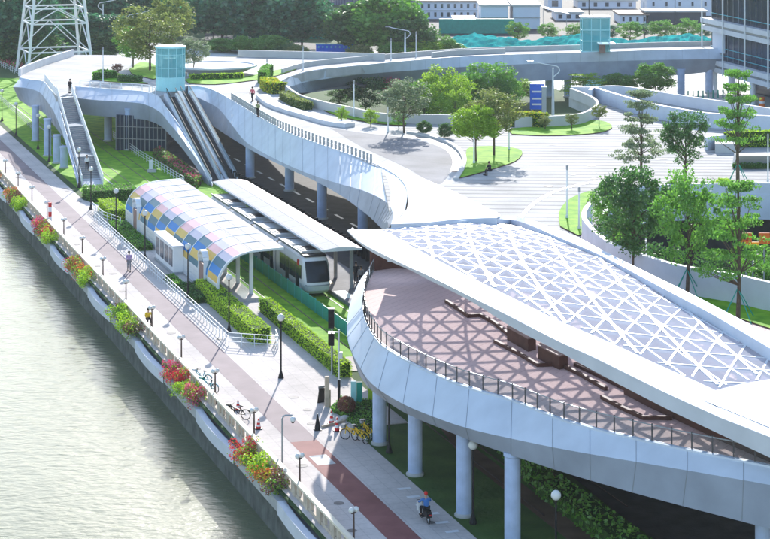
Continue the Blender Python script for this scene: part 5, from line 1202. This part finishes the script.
person(P(148, 325)+g6, R(200), 'person bent low in a bright yellow coat by the balustrade', 'sit', 'cyel', 'cblack')
tst = st
person(A0.lerp(B0, .86)+Vector((1.0, 0, .25)), R(195), 'person in white coming down the last flight of the stairs', 'walk', 'cwhite', 'cblack')
for i, (s, t, l) in enumerate([(183, 49.2, 'dark figure waiting deep beneath the flat canopy'), (170, 49.6, 'grey figure waiting under the middle of the flat canopy')]): person(W(s, t, .315), R(100), l, 'stand', 'cgrey', 'cblack')

# ================================================================ TREES
def crown_mesh(name, seed, kind):
    rnd = random.Random(seed); st_ = random.getstate(); random.seed(seed); b = MB()
    if kind == 'dense': ncl, nl, r0, r1, lsz = 72, 100, .12, .26, .075
    elif kind == 'airy': ncl, nl, r0, r1, lsz = 85, 85, .10, .23, .07
    elif kind == 'round': ncl, nl, r0, r1, lsz = 110, 120, .13, .25, .075
    elif kind == 'layer': ncl, nl, r0, r1, lsz = 120, 60, .11, .24, .07
    elif kind == 'far': ncl, nl, r0, r1, lsz = 90, 75, .20, .36, .14
    limbs = []
    for i in range(ncl):
        while True:
            c = Vector((rnd.uniform(-1, 1), rnd.uniform(-1, 1), rnd.uniform(-1, 1)))
            if .35 < c.length < 1: break
        if kind == 'layer':
            lv = rnd.randrange(6); zz = -.9+lv*.36; rad_ = 1.12*(1-lv*.12)*rnd.uniform(.3, 1); an = rnd.uniform(0, 6.283); c = Vector((rad_*math.cos(an), rad_*math.sin(an), zz+rnd.gauss(0, .05)+rad_*.12)); fl = (1.3, 1.3, .3)
        elif kind == 'round': c = c.normalized()*rnd.uniform(.5, .86); fl = (1, 1, .85)
        else: c = Vector((c.x*.9, c.y*.9, c.z*.85)); fl = (1.1, 1.1, .75); c.z += .1*math.sin(c.x*5+seed)
        r = rnd.uniform(r0, r1); limbs.append(c)
        for _ in range(nl):
            d = Vector((rnd.gauss(0, 1), rnd.gauss(0, 1), rnd.gauss(0, 1))).normalized()*r*rnd.uniform(.55, 1.1)
            leaf_quad(b, c+Vector((d.x*fl[0], d.y*fl[1], d.z*fl[2])), lsz*rnd.uniform(.7, 1.3), 0, .35)
    random.setstate(st_)
    me = bpy.data.meshes.new(name); me.from_pydata([tuple(v) for v in b.v], [], b.f); me.update(); return me, limbs
PROT = {}
def crown(kind, leaf, var):
    key = (kind, leaf, var)
    if key not in PROT:
        k0 = (kind, var)
        if k0 not in PROT: PROT[k0] = crown_mesh('crown', hash(kind) % 1 + {'dense': 11, 'airy': 23, 'round': 37, 'layer': 53, 'far': 71}[kind]+var*101, kind)
        me, limbs = PROT[k0]; m2 = me.copy(); m2.materials.append(M[leaf]); PROT[key] = (m2, limbs)
    return PROT[key]
tcount = [0]
def tree(x, y, z, h, r, kind, leaf, label, name='tree', rz_=None, trunk=.35, group=None, cat='tree', tr=None, staked=False):
    tcount[0] += 1; var = tcount[0] % 3; me, limbs = crown(kind, leaf, var)
    o = thing(name, label, cat, (x, y, z), group=group)
    rz = rz_ if rz_ is not None else random.uniform(0, 6.28); ch = h*(1-trunk)
    c = bpy.data.objects.new('crown', me); COL.objects.link(c); c.parent = o; c.location = (0, 0, h-ch/2); c.scale = (r, r, ch/2); c.rotation_euler = (0, 0, rz)
    if cat != 'tree': return o
    tr_ = tr or max(.06, h*.018); b = MB(); zt = h*(.72 if kind != 'layer' else .97)
    pts = [Vector((0, 0, -.05)), Vector((random.gauss(0, .06), 0, h*.25)), Vector((random.gauss(0, .1), random.gauss(0, .1), zt))]
    b.tube(pts[0], pts[1], tr_, tr_*.8, 9); b.tube(pts[1], pts[2], tr_*.8, tr_*.25, 9)
    mr = Matrix.Rotation(rz, 3, 'Z')
    for l in limbs[::4]:
        e = mr @ Vector((l.x*r, l.y*r, l.z*ch/2)); e.z += h-ch/2
        f = max(.12, min(1, (e.z-h*.2)/(zt))*.75); a = pts[1].lerp(pts[2], max(0, min(.95, (e.z*.65-h*.25)/(zt-h*.25)))); b.tube(a, e, tr_*.32, tr_*.08, 5)
    b.build('trunk', M['bark'], o)
    if staked:
        b = MB(); hh = min(2.0, h*.28)
        for i in range(4): a = i*math.pi/2+.5; b.tube((math.cos(a)*1.3, math.sin(a)*1.3, 0), (0, 0, hh), .035, .03, 6)
        b.split('stake', M['teal'], o, 12)
    return o
def h_ok(k): return k.get('cat', 'tree') == 'tree'
def treep(px, py, z, yt, wpx, kind, leaf, label, **k):
    """base at pixel (px,py) on height z, top at row yt, crown wpx pixels wide"""
    v = P(px, py, z); h = (zat(yt, v.y)-z)*(1.06 if h_ok(k) else 1); return tree(v.x, v.y, z, h, wpx*1.1*v.y/F/2, kind, leaf, label, **k)
treep(404, 133, ZD, 78, 54, 'airy', 'l_pale', 'airy grey-green young tree left of the two round dark bushes', trunk=.25)
treep(366, 112, 0, 74, 54, 'dense', 'l_dark', 'dark leafy tree tangled with pink blossom inside the ring', trunk=.1)
treep(389, 110, 0, 76, 25, 'airy', 'f_pink', 'pink-blossomed small tree inside the ring', trunk=.3)
treep(446, 128, 0, 67, 59, 'airy', 'l_yel', 'tall yellow-green tree in the middle of the ring', trunk=.15)
treep(425, 124, 0, 80, 40, 'airy', 'l_mid', 'mid-green slender tree left of the tall yellow-green one', trunk=.2)
treep(490, 116, 0, 61, 51, 'dense', 'l_mid', 'full bright green tree behind the olive-leaved one', trunk=.15)
treep(494, 156, ZD, 89, 59, 'airy', 'l_olive', 'olive and rust leaved tree on the round island', trunk=.3)
treep(476, 162, ZD, 107, 51, 'round', 'l_yel', 'round lime-green tree at the front of the round island', trunk=.3)
treep(468, 118, 0, 70, 44, 'dense', 'l_mid', 'bushy green tree filling the gap right of the tall yellow-green one', trunk=.1)
treep(430, 120, 0, 76, 40, 'dense', 'l_mid', 'leafy green tree pressed against the parapet left of the tall yellow-green one', trunk=.1)
treep(505, 118, 0, 72, 34, 'dense', 'l_mid', 'green tree at the right end of the ring clump beside the blue board', trunk=.1)
treep(412, 112, 0, 82, 40, 'dense', 'l_mid', 'green tree in the background of the ring behind the airy grey-green one', trunk=.1)
treep(455, 134, 0, 88, 40, 'airy', 'l_yel', 'low yellow-green tree spilling over the ring parapet', trunk=.1)
treep(340, 108, 0, 88, 28, 'dense', 'l_dark', 'dark shrub-like tree at the left end of the ring hollow', trunk=.1)
treep(424.5, 134, ZD, 119.5, 17, 'round', 'l_dark', 'small round dark bush by the garden kerb, left one', name='bush', trunk=0, cat='bush')
treep(446, 138, ZD, 122, 18, 'round', 'l_dark', 'small round dark bush by the garden kerb, right one', name='bush', trunk=0, cat='bush')
treep(641, 180, ZD, 96, 46, 'layer', 'l_pale', 'feathery pale conical tree with tiered branches on the plaza', trunk=.2)
treep(686, 192, ZD, 110, 47, 'dense', 'l_dark', 'dense blackish-green tree right of the feathery conical tree', trunk=.32)
treep(738, 185, ZD, 78, 44, 'layer', 'l_mid', 'light green tiered tree near the sloping planter', trunk=.35, staked=True)
treep(634, 280, ZD, 163, 80, 'dense', 'l_dark', 'big dark glossy tree standing left before the sunken garden wall', trunk=.22)
treep(612, 268, ZD, 185, 46, 'dense', 'l_mid', 'smaller leafy tree merging with the big dark glossy one', trunk=.3)
treep(687, 299, ZD, 168, 68, 'airy', 'l_mid', 'sparse tree with bare crossing branches and brown trunk before the garden wall', trunk=.25, tr=.14, staked=True)
treep(738, 320, ZD, 190, 66, 'layer', 'l_mid', 'light green spreading tree on stakes at the right edge of the roof', trunk=.3, staked=True)
for px, py, yt, w_, kd, lf, lb in [(673, 195, 179, 18, 'round', 'l_mid', 'small grey-green bush on the far rim of the opening'), (723, 193, 177, 22, 'round', 'l_hedge', 'bright green round bush on the far rim of the opening'), (650, 197, 182, 22, 'round', 'l_olive', 'brownish loose bush beside the dense tree trunk')]: treep(px, py, ZD, yt, w_, kd, lf, lb, name='bush', trunk=0, cat='bush')
for i, (X, Y, h, r, lf) in enumerate([(20, 150, 7.5, 3.2, 'l_dark'), (24.5, 146, 7.0, 3.0, 'l_dark'), (29, 150, 7.2, 3.4, 'l_mid'), (27, 140, 6.2, 2.6, 'l_dark'), (22, 141, 6.3, 2.6, 'l_mid'), (33, 144, 6.5, 3.2, 'l_dark'), (18, 158, 7.5, 2.6, 'l_dark'), (30, 137, 5.8, 2.4, 'l_mid'), (36, 152, 7, 3, 'l_dark')]):
    tree(X, Y, 0, h, r, 'dense', lf, ['leftmost dark treetop filling the sunken garden', 'second dark treetop in the sunken garden behind the sparse tree', 'green treetop behind the staked light tree in the sunken garden', 'low dark treetop close to the near garden wall', 'mid-green treetop close to the near garden wall at left', 'dark treetop beside the orange notices', 'dark treetop deep under the left rim of the opening', 'mid-green treetop in front of the orange notices', 'dark treetop at the far right of the sunken garden'][i], trunk=.15, group='trees in the sunken garden')
# trees under / beyond the ring
for px, py, yt, w_, kd, lf, lb in [(520, 108, 78, 40, 'airy', 'l_yel', 'loose lime tree beneath the ring walkway left of the blue board'), (585, 104, 76, 46, 'layer', 'l_yel', 'wide flat lime tree under the ring above the ramp'), (620, 100, 74, 40, 'round', 'l_mid', 'low round tree under the ring left of the larger round tree'), (655, 102, 63, 46, 'round', 'l_mid', 'large round tree standing before the ring columns')]: treep(px, py, 0, yt, w_, kd, lf, lb, trunk=.25)
for px, py, yt, w_, lf, lb in [(545, 130, 116, 14, 'l_olive', 'twiggy shrub at the left end of the grass island'), (572, 130, 113, 15, 'l_olive', 'twiggy shrub in the middle of the grass island'), (599, 127, 104, 17, 'l_olive', 'twiggy shrub at the right tip of the grass island')]: treep(px, py, ZD, yt, w_, 'airy', lf, lb, name='shrub', trunk=.3)
for px, py, yt, w_, lf, lb in [(342, 122, 106, 14, 'l_yel', 'pale lime shrub left of the slim pole in the ring bed'), (371, 126, 108, 16, 'l_yel', 'pale lime shrub right of the slim pole in the ring bed'), (399, 129, 111, 16, 'l_mid', 'green shrub at the foot of the airy grey-green tree')]: treep(px, py, ZD, yt, w_, 'airy', lf, lb, name='shrub', trunk=.1)
# trees on the left part of the deck
treep(150, 71, ZD, 6, 70, 'airy', 'l_olive', 'willow-like hazy tree behind the glass lift', trunk=.15)
treep(133, 68, ZD, 24, 40, 'airy', 'l_mid', 'green tree merging into the left of the willow-like tree', trunk=.2)
treep(172, 60, ZD, -8, 44, 'airy', 'l_olive', 'tall thin brownish tree behind the willow-like tree', trunk=.3)
treep(194, 76, ZD, 38, 34, 'airy', 'l_pale', 'pale small-leaved tree right of the glass lift', trunk=.3)
treep(117, 76, ZD, 63, 12, 'airy', 'f_bronze', 'small purple-brown shrub in the bed left of the lift', name='shrub', trunk=.2)
# background trees
bgt = [(-8, 60, -18, 60, 'l_far', 'dark tree at the top left corner behind the pink hedge'), (20, 62, -12, 56, 'l_far', 'dark tree behind the left leg of the pylon'), (28, 64, 34, 46, 'l_dark', 'rounded dark bush-like tree below the pylon'), (62, 48, 18, 42, 'l_dark', 'dark tree standing between the pylon legs'), (50, 20, -28, 60, 'l_far', 'far dark tree seen through the pylon'),
 (80, 30, -30, 56, 'l_far', 'dark tree top right of the pylon'), (100, 56, 18, 52, 'l_far', 'dark tree between the pylon and the willow-like tree'), (118, 40, -22, 60, 'l_far', 'tall dark tree above the street light'), (112, 58, 30, 36, 'l_dark', 'low dark tree at the left of the willow-like tree'),
 (222, 42, -10, 50, 'l_far', 'dark tree right of the white mast'), (247, 44, -20, 56, 'l_far', 'dark tree behind the middle street light'), (275, 46, -14, 60, 'l_far', 'big dark tree left of the hut, first'), (302, 48, -6, 52, 'l_far', 'big dark tree directly beside the white hut'), (235, 20, -30, 60, 'l_dark', 'far tree crown behind the middle street light'), (290, 24, -30, 60, 'l_dark', 'far tree crown above the big dark trees'),
 (360, 52, 8, 50, 'l_dark', 'spreading dark tree right of the white hut'), (385, 54, -2, 54, 'l_mid', 'largest spreading tree in the background, left of the cabins'), (412, 56, 18, 34, 'l_dark', 'dark tree at the end of the white cabins'), (444, 56, 36, 24, 'l_mid', 'lower green tree left of the turquoise netting'), (345, 50, 22, 26, 'l_yel', 'light green low tree before the white hut'),
 (518, 46, 22, 26, 'l_mid', 'small tree before the white cabins, leftmost of the row'), (548, 46, 24, 22, 'l_mid', 'small yellow-green tree before the cabin awning'), (575, 46, 25, 24, 'l_mid', 'small tree left of the green lift shaft'), (630, 47, 22, 26, 'l_mid', 'small tree right of the green lift shaft'), (662, 46, 21, 30, 'l_mid', 'spreading small tree before the pale warehouse'), (688, 46, 20, 28, 'l_mid', 'small tree beside the office corner'), (612, 42, 26, 22, 'l_far', 'small dark tree behind the green lift shaft'), (645, 42, 24, 26, 'l_far', 'small dark tree behind the black pole'), (705, 42, 26, 20, 'l_far', 'small dark tree touching the office edge'),
 (150, 20, -30, 50, 'l_far', 'far dark tree above the willow-like tree'), (10, 20, -40, 70, 'l_far', 'farthest dark tree at the top left')]
for i, (px, py, yt, w_, lf, lb) in enumerate(bgt):
    treep(px, py, 0, yt-2, w_*(1.3 if w_ > 30 else 1.0), 'far' if w_ > 30 else 'airy', lf, lb, trunk=.05 if w_ > 30 else .25, group='background trees')
for px, py, yt, w_, lf, lb in [(222, 52, 38, 30, 'l_mid', 'round green bush at the left of the background bush row'), (246, 53, 36, 34, 'l_mid', 'second bush of the background bush row'), (270, 54, 35, 36, 'l_mid', 'broad bush right of the second street light base'), (288, 56, 43, 26, 'l_dark', 'bush at the right end of the background row'), (273, 59, 51, 10, 'l_mid', 'clipped ball bush on the deck, left of two'), (283, 59, 51, 10, 'l_mid', 'clipped ball bush on the deck, right of two'),
   (298, 58, 45, 22, 'l_olive', 'brownish wild bush left of the blue barrier'), (360, 58, 45, 26, 'l_olive', 'brownish wild bush right of the blue barrier'), (372, 60, 52, 12, 'l_yel', 'yellow-green ball bush behind the ring walkway'), (395, 58, 42, 34, 'l_mid', 'wild green bush behind the ring walkway'), (425, 57, 40, 38, 'l_yel', 'light green wild bush behind the slim pole'), (450, 55, 42, 30, 'l_mid', 'wild bush at the left end of the netting'), (566, 49, 42, 24, 'l_mid', 'low bush in front of the turquoise netting'), (100, 62, 50, 30, 'l_dark', 'dark low bush behind the left bridge parapet'), (36, 66, 50, 34, 'l_mid', 'green low bush at the left bridge parapet')]: treep(px, py, 0 if py < 56 else 0, yt, w_, 'far', lf, lb, name='bush', trunk=0, cat='bush')
# far-off wood that closes the view
b = MB(); st2 = random.getstate(); random.seed(5)
cl = []
for _ in range(330):
    Y = random.uniform(430, 500); cl.append((random.uniform(-395, -60)*Y/F, Y, random.uniform(3, 15)+3*math.sin(_*.7), random.uniform(2, 4.2)))
for (x, y, z_, r_) in cl:
    for _ in range(150):
        d = Vector((random.gauss(0, 1), random.gauss(0, 1), random.gauss(0, 1))).normalized()*r_*random.uniform(.7, 1.05); d.z *= .75
        if z_+d.z > 0: leaf_quad(b, Vector((x, y, z_))+d, .75, 0, .3)
random.setstate(st2)
tag(b.build('far_wood', M['l_far'], origin=(-60, 460, 0)), 'far dark mass of trees closing the view at the top left', 'wood', kind='stuff')
# thin summer haze
hz = MB().box((0, 420, 21.2), (2200, 1480, 50.4)).build('haze', []); hz['kind'] = 'stuff'; hz['label'] = 'thin pale summer haze over the whole river park'
hm = bpy.data.materials.new('haze'); hm.use_nodes = True; hm.node_tree.nodes.clear(); pv = hm.node_tree.nodes.new('ShaderNodeVolumePrincipled'); pv.inputs['Density'].default_value = .00008; pv.inputs['Color'].default_value = (.85, .92, 1, 1); pv.inputs['Anisotropy'].default_value = .3
mo = hm.node_tree.nodes.new('ShaderNodeOutputMaterial'); hm.node_tree.links.new(pv.outputs[0], mo.inputs['Volume']); hz.data.materials.append(hm); scene.cycles.volume_bounces = 0

# ================================================================ PYLON
v = P(60, 45); py_ = thing('lattice_pylon', 'white steel lattice electricity pylon rising out of the trees at top left', 'pylon', (-57, 345, 0)); b = MB(); Hh, B0_, B1_ = 42, 5.6, 1.3
def corner(z, i): w = B0_+(B1_-B0_)*z/Hh; sx, sy = [(-1, -1), (1, -1), (1, 1), (-1, 1)][i]; a = .35; return Vector((w*(sx*math.cos(a)-sy*math.sin(a)), w*(sx*math.sin(a)+sy*math.cos(a)), z))
for i in range(4): MB().beam(corner(0, i), corner(Hh, i), .42, .42).build('leg', M['whitep'], py_)
zs = [0, 4, 8.8, 11.4, 16, 21, 27, 34, 42]
for z0, z1 in zip(zs, zs[1:]):
    for i in range(4):
        a0, a1, c0_, c1_ = corner(z0, i), corner(z1, i), corner(z0, (i+1) % 4), corner(z1, (i+1) % 4)
        b.beam(a1, c1_, .22, .22); m = (a1+c1_)/2; b.beam(a0, m, .16, .16); b.beam(c0_, m, .16, .16)
b.build('bracing', M['whitep'], py_)

# ================================================================ BACKGROUND BUILDINGS
def building(name, label, x0, x1, y, ytop, ybase=None, depth=12, wall='prefab', roofm='concl', rows=1, colsn=6, winw=.45, winh=.5, Y=None, slope=0, wz=None, zb=0):
    Y = Y or P(0, y).y; X0, X1 = (x0-385)*Y/F, (x1-385)*Y/F; h = zat(ytop, Y)-zb; o = thing(name, label, 'building', ((X0+X1)/2, Y, zb)); w = X1-X0
    MB().box((0, depth/2, h/2), (w, depth, h)).build('wall', M[wall], o); MB().box((0, depth/2, h+.18), (w+.8, depth+.8, .35)).build('roof', M[roofm], o)
    fh = h/rows
    for r_ in range(rows):
        for c_ in range(colsn):
            x = -w/2+w*(c_+.5)/colsn; z_ = fh*(r_+.55); wn = MB().box((x, -.03, z_), (w/colsn*winw, .1, fh*winh)).build('window', M['wing'], o)
            if (x1-x0) > 60 and colsn < 14: MB().box((x, -.1, z_-fh*winh/2-.08), (w/colsn*winw+.3, .2, .12)).build('sill', M['whitep'], wn)
        if rows > 1 and r_: MB().box((0, -.07, fh*r_), (w+.1, .14, .22)).build('floor_band', M['grey'], o)
    return o
building('concrete_slab_building', 'long windowless purple-grey corrugated shed at the top of the picture', 318, 424, 14, -14, wall='corr', rows=1, colsn=0, Y=520, depth=30)
building('white_hut', 'small white hut with a flat cream roof between the dark trees', 327, 352, 34, 17, rows=1, colsn=2, winw=.3, Y=445, roofm='cream')
building('grey_shed', 'grey shed wall to the left of the white hut', 303, 327, 34, 12, wall='tin', rows=1, colsn=0, Y=450)
building('prefab_dormitory', 'long two-storey white prefab block with a row of narrow windows', 419, 478, 20, 2, rows=2, colsn=9, winw=.35, Y=470, roofm='rust')
building('white_cabin', 'white windowless site cabin stack with grey seams, left of two', 481, 508, 28, 6, rows=2, colsn=0, Y=440, roofm='concl', winh=.2)
building('white_cabin', 'white windowless site cabin stack with grey seams, right of two', 513, 540, 28, 6, rows=2, colsn=0, Y=440, roofm='concl')
building('covered_walk', 'dark open shed below the prefab block', 455, 475, 30, 21, wall='wing', rows=1, colsn=0, Y=440, roofm='steelw')
building('site_office', 'light blue site office with one window right of the cabins', 548, 562, 12, -2, wall='prefab', rows=1, colsn=1, Y=500)
building('site_row', 'row of small white site cabins with dark windows above the lift shaft', 578, 636, 14, 1, rows=1, colsn=5, winw=.3, Y=505, roofm='concl')
building('low_cabin', 'low white cabin beneath the site row left of the lift shaft', 556, 582, 22, 13, rows=1, colsn=3, Y=465, roofm='concl')
building('low_cabin', 'low cream cabin behind the lift shaft with dark doors', 620, 648, 26, 15, rows=1, colsn=4, winw=.3, Y=455, roofm='rust')
building('pale_warehouse', 'pale blue-white warehouse with two windows near the office building', 647, 712, 12, -6, rows=1, colsn=5, winw=.16, winh=.2, Y=480)
building('brown_roof_house', 'low house with a wide brown roof along the top edge', 440, 575, 6, -3, wall='rust', rows=1, colsn=0, Y=560, depth=40, roofm='rust')
building('open_shelter', 'long open shelter with a thin pale roof before the warehouse', 646, 706, 20, 12, wall='wing', rows=1, colsn=0, Y=455, roofm='concl', depth=8)
building('dark_tower', 'dark blue-black building slab behind the white mast', 186, 214, 30, -30, wall='offg', rows=4, colsn=3, Y=520)
aw = thing('cabin_awning', 'sloping pale awning leaning against the right cabin', 'awning', (P(547, 30).x, 434, 0)); b = MB(); b.add([(-1.5, 0, 5.6), (4, 0, 4.2), (4.4, -2.5, 4.0), (-1.0, -2.5, 5.2)], [(0, 1, 2, 3)]); b.build('sheet', M['steelw'], aw); MB().box((-1.2, -1, 2.6), (.1, .1, 5.1)).box((3.9, -1, 2.0), (.1, .1, 4.0)).split('post', M['grey'], aw)
# blue barrier
bb = thing('blue_barrier', 'bright blue site barrier with pale stripes behind the bridge deck', 'barrier', P(335, 52)); b = MB(); wv = 38*P(335, 52).y/F
MB().box((0, 0, .75), (wv, .5, 1.4)).build('panel', M['blue'], bb); b = MB()
for i in range(9): b.box((-wv/2+.5+i*wv/9, -.27, 1.0), (.35, .06, .35), tilt=Matrix.Rotation(.7, 3, 'Y'))
b.split('pale_mark', M['tealb'], bb); MB().box((0, 0, 1.55), (wv+.2, .7, .15)).build('top_rail', M['tealb'], bb)
# netting: draped bank
b = MB(); nx, ny = 90, 8
Xa, Xb = P(456, 50).x-1, P(712, 47).x+8
vs = [];
for j in range(ny+1):
    for i in range(nx+1):
        x = Xa+(Xb-Xa)*i/nx; y = 376+j*1.7; vs.append((x, y, .2+2.3*math.sin(min(1, j/ny*1.1)*1.5)+.3*math.sin(i*.9+j)*math.cos(j*1.3+i*.31)+.5*math.sin(i*.21)+random.uniform(-.15, .15)))
b.add(vs, [(j*(nx+1)+i, j*(nx+1)+i+1, (j+1)*(nx+1)+i+1, (j+1)*(nx+1)+i) for j in range(ny) for i in range(nx)])
tag(b.build('netting_bank', M['net'], origin=(Xa, 375, 0)), 'long bank of earth draped in bright turquoise netting behind the ring walkway', 'netting', kind=None)
tag(MB().box(((P(330, 40).x+P(300, 40).x)/2, 415, 2.0), (8, .2, 4)).build('green_hoarding', M['teal'], origin=(P(315, 40).x, 415, 0)), 'dark green hoarding left of the white hut', 'hoarding')
tag(MB().box((P(480, 40).x, 428, 1.6), (16, .2, 3.2)).build('green_hoarding', M['teal'], origin=(P(480, 40).x, 428, 0)), 'dark green hoarding at the foot of the white cabins', 'hoarding')
parapet([(432, 57.5), (450, 55.5), (480, 54), (505, 53)], ZD+.01, .75, .3, 'pale sloping wall standing on the ring walkway before the netting', sm=3)
tg = thing('glass_pavilion', 'low green glass pavilion wall seen under the ring walkway', 'pavilion', P(604, 94), w=True); MB().box(P(604, 94)+Vector((0, 2, 2)), (6.4, .2, 4)).build('glass_wall', M['aqua'], tg); b = MB()
for i in range(6): b.box(P(604, 94)+Vector((-3.1+i*1.25, 1.8, 2)), (.12, .12, 4))
b.split('mullion', M['teal'], tg)

# office building on the right
def office():
    A = Vector(((706-385)*318/F, 318, 0)); Bv = Vector(((830-385)*270/F, 270, 0)); d = (Bv-A).normalized(); nrm = Vector((-d.y, d.x, 0))
    if nrm.y < 0: nrm = -nrm
    o = thing('office_building', 'modern office block with dark blue glass and double white floor bands', 'office building', A, w=True)
    L_ = (Bv-A).length; back = nrm*30
    zz = lambda py: zat(py, 318)
    b = MB(); b.prism([A+nrm*.6+d*1.0, Bv+nrm*.6, Bv+back, A+back+d*1.0], zz(62), 34); b.build('curtain_wall', M['offg'], o)
    b = MB(); b.prism([A+nrm*6+d*4, Bv+nrm*6, Bv+back, A+back+d*4], 0, zz(64)); b.build('recessed_ground_floor', M['offg'], o)
    for base in (zz(29.5), zz(69), zz(-14)):
        b = MB(); b.prism([A-d*.9-nrm*.5, Bv-nrm*.5, Bv+back, A+back-d*.9], base, base+.75); b.prism([A-d*1.0-nrm*.6, Bv-nrm*.6, Bv+back, A+back-d*1.0], base+1.15, base+1.9); b.build('floor_band', M['shell'], o)
        b = MB(); b.prism([A-d*.4-nrm*.1, Bv-nrm*.1, Bv+back, A+back-d*.4], base+.76, base+1.14); b.build('band_recess', M['grey'], o)
    b = MB()
    for i in range(8):
        v = A+d*(L_*(i+.02)/5.2)-nrm*.75; b.beam((v.x, v.y, zz(70) if i else zz(49)), (v.x, v.y, 34), .2, .2)
    b.split('white_fin', M['steelw'], o)
    b = MB()
    for i in range(22): v = A+d*(1.2+i*2.4)+nrm*.5; b.beam((v.x, v.y, zz(60)), (v.x, v.y, 34), .05, .06)
    b.split('mullion', M['grey'], o)
    b = MB()
    for py in (12, 45, 52): v = A+d*1+nrm*.45; b.beam(v+Vector((0, 0, zz(py))), Bv+nrm*.45+Vector((0, 0, zz(py))), .1, .1)
    b.split('transom', M['tealb'], o)
    for i in range(4):
        v = A+d*(L_*(i+.25)/3.0); MB().tube((v.x, v.y, 0), (v.x, v.y, zz(69)), .45, .45, 16).build('ground_column', M['steelw'], o)
    v = A+d*5+nrm*.3; MB().box((v.x, v.y, zz(38)), (5, .3, 3.6), math.atan2(d.y, d.x)).build('lit_reflection_panel', M['prefab'], o)  # pale panel painted in as a reflection on the glass
office()
cn = thing('orange_barrel', 'orange traffic barrel near the office columns', 'barrel', P(762, 108)); MB().lathe((0, 0, 0), [(.45, 0), (.38, 1.6)], 14).build('body', M['orange'], cn); MB().lathe((0, 0, .7), [(.44, 0), (.42, .3)], 14).build('white_band', M['whitep'], cn)

# covers and drains set flush in the paving
rs_ = random.Random(3); b = MB()
for _ in range(22):
    s_, t_ = rs_.uniform(92, 230), rs_.choice([31.9, 32.6, 35.6, 36.3]); r_ = rs_.uniform(.22, .38); c = W(s_, t_, .074)
    b.add([c+Vector((r_*math.cos(a), r_*math.sin(a), 0)) for a in [math.pi*2*i/12 for i in range(12)]], [tuple(range(12))])
for _ in range(16):
    c = P(rs_.uniform(490, 690), rs_.uniform(140, 200), ZD+.02); r_ = rs_.uniform(.25, .45)
    b.add([c+Vector((r_*math.cos(a), r_*math.sin(a), 0)) for a in [math.pi*2*i/12 for i in range(12)]], [tuple(range(12))])
for _ in range(10):
    c = P(rs_.uniform(120, 250), rs_.uniform(62, 84), ZD+.02); b.add([c+Vector((-.6, -.15, 0)), c+Vector((.6, -.15, 0)), c+Vector((.6, .15, 0)), c+Vector((-.6, .15, 0))], [(0, 1, 2, 3)])
struct(b.build('pavement_covers', mat('iron_cover', (.16, .15, .15), .7, var=.3)))
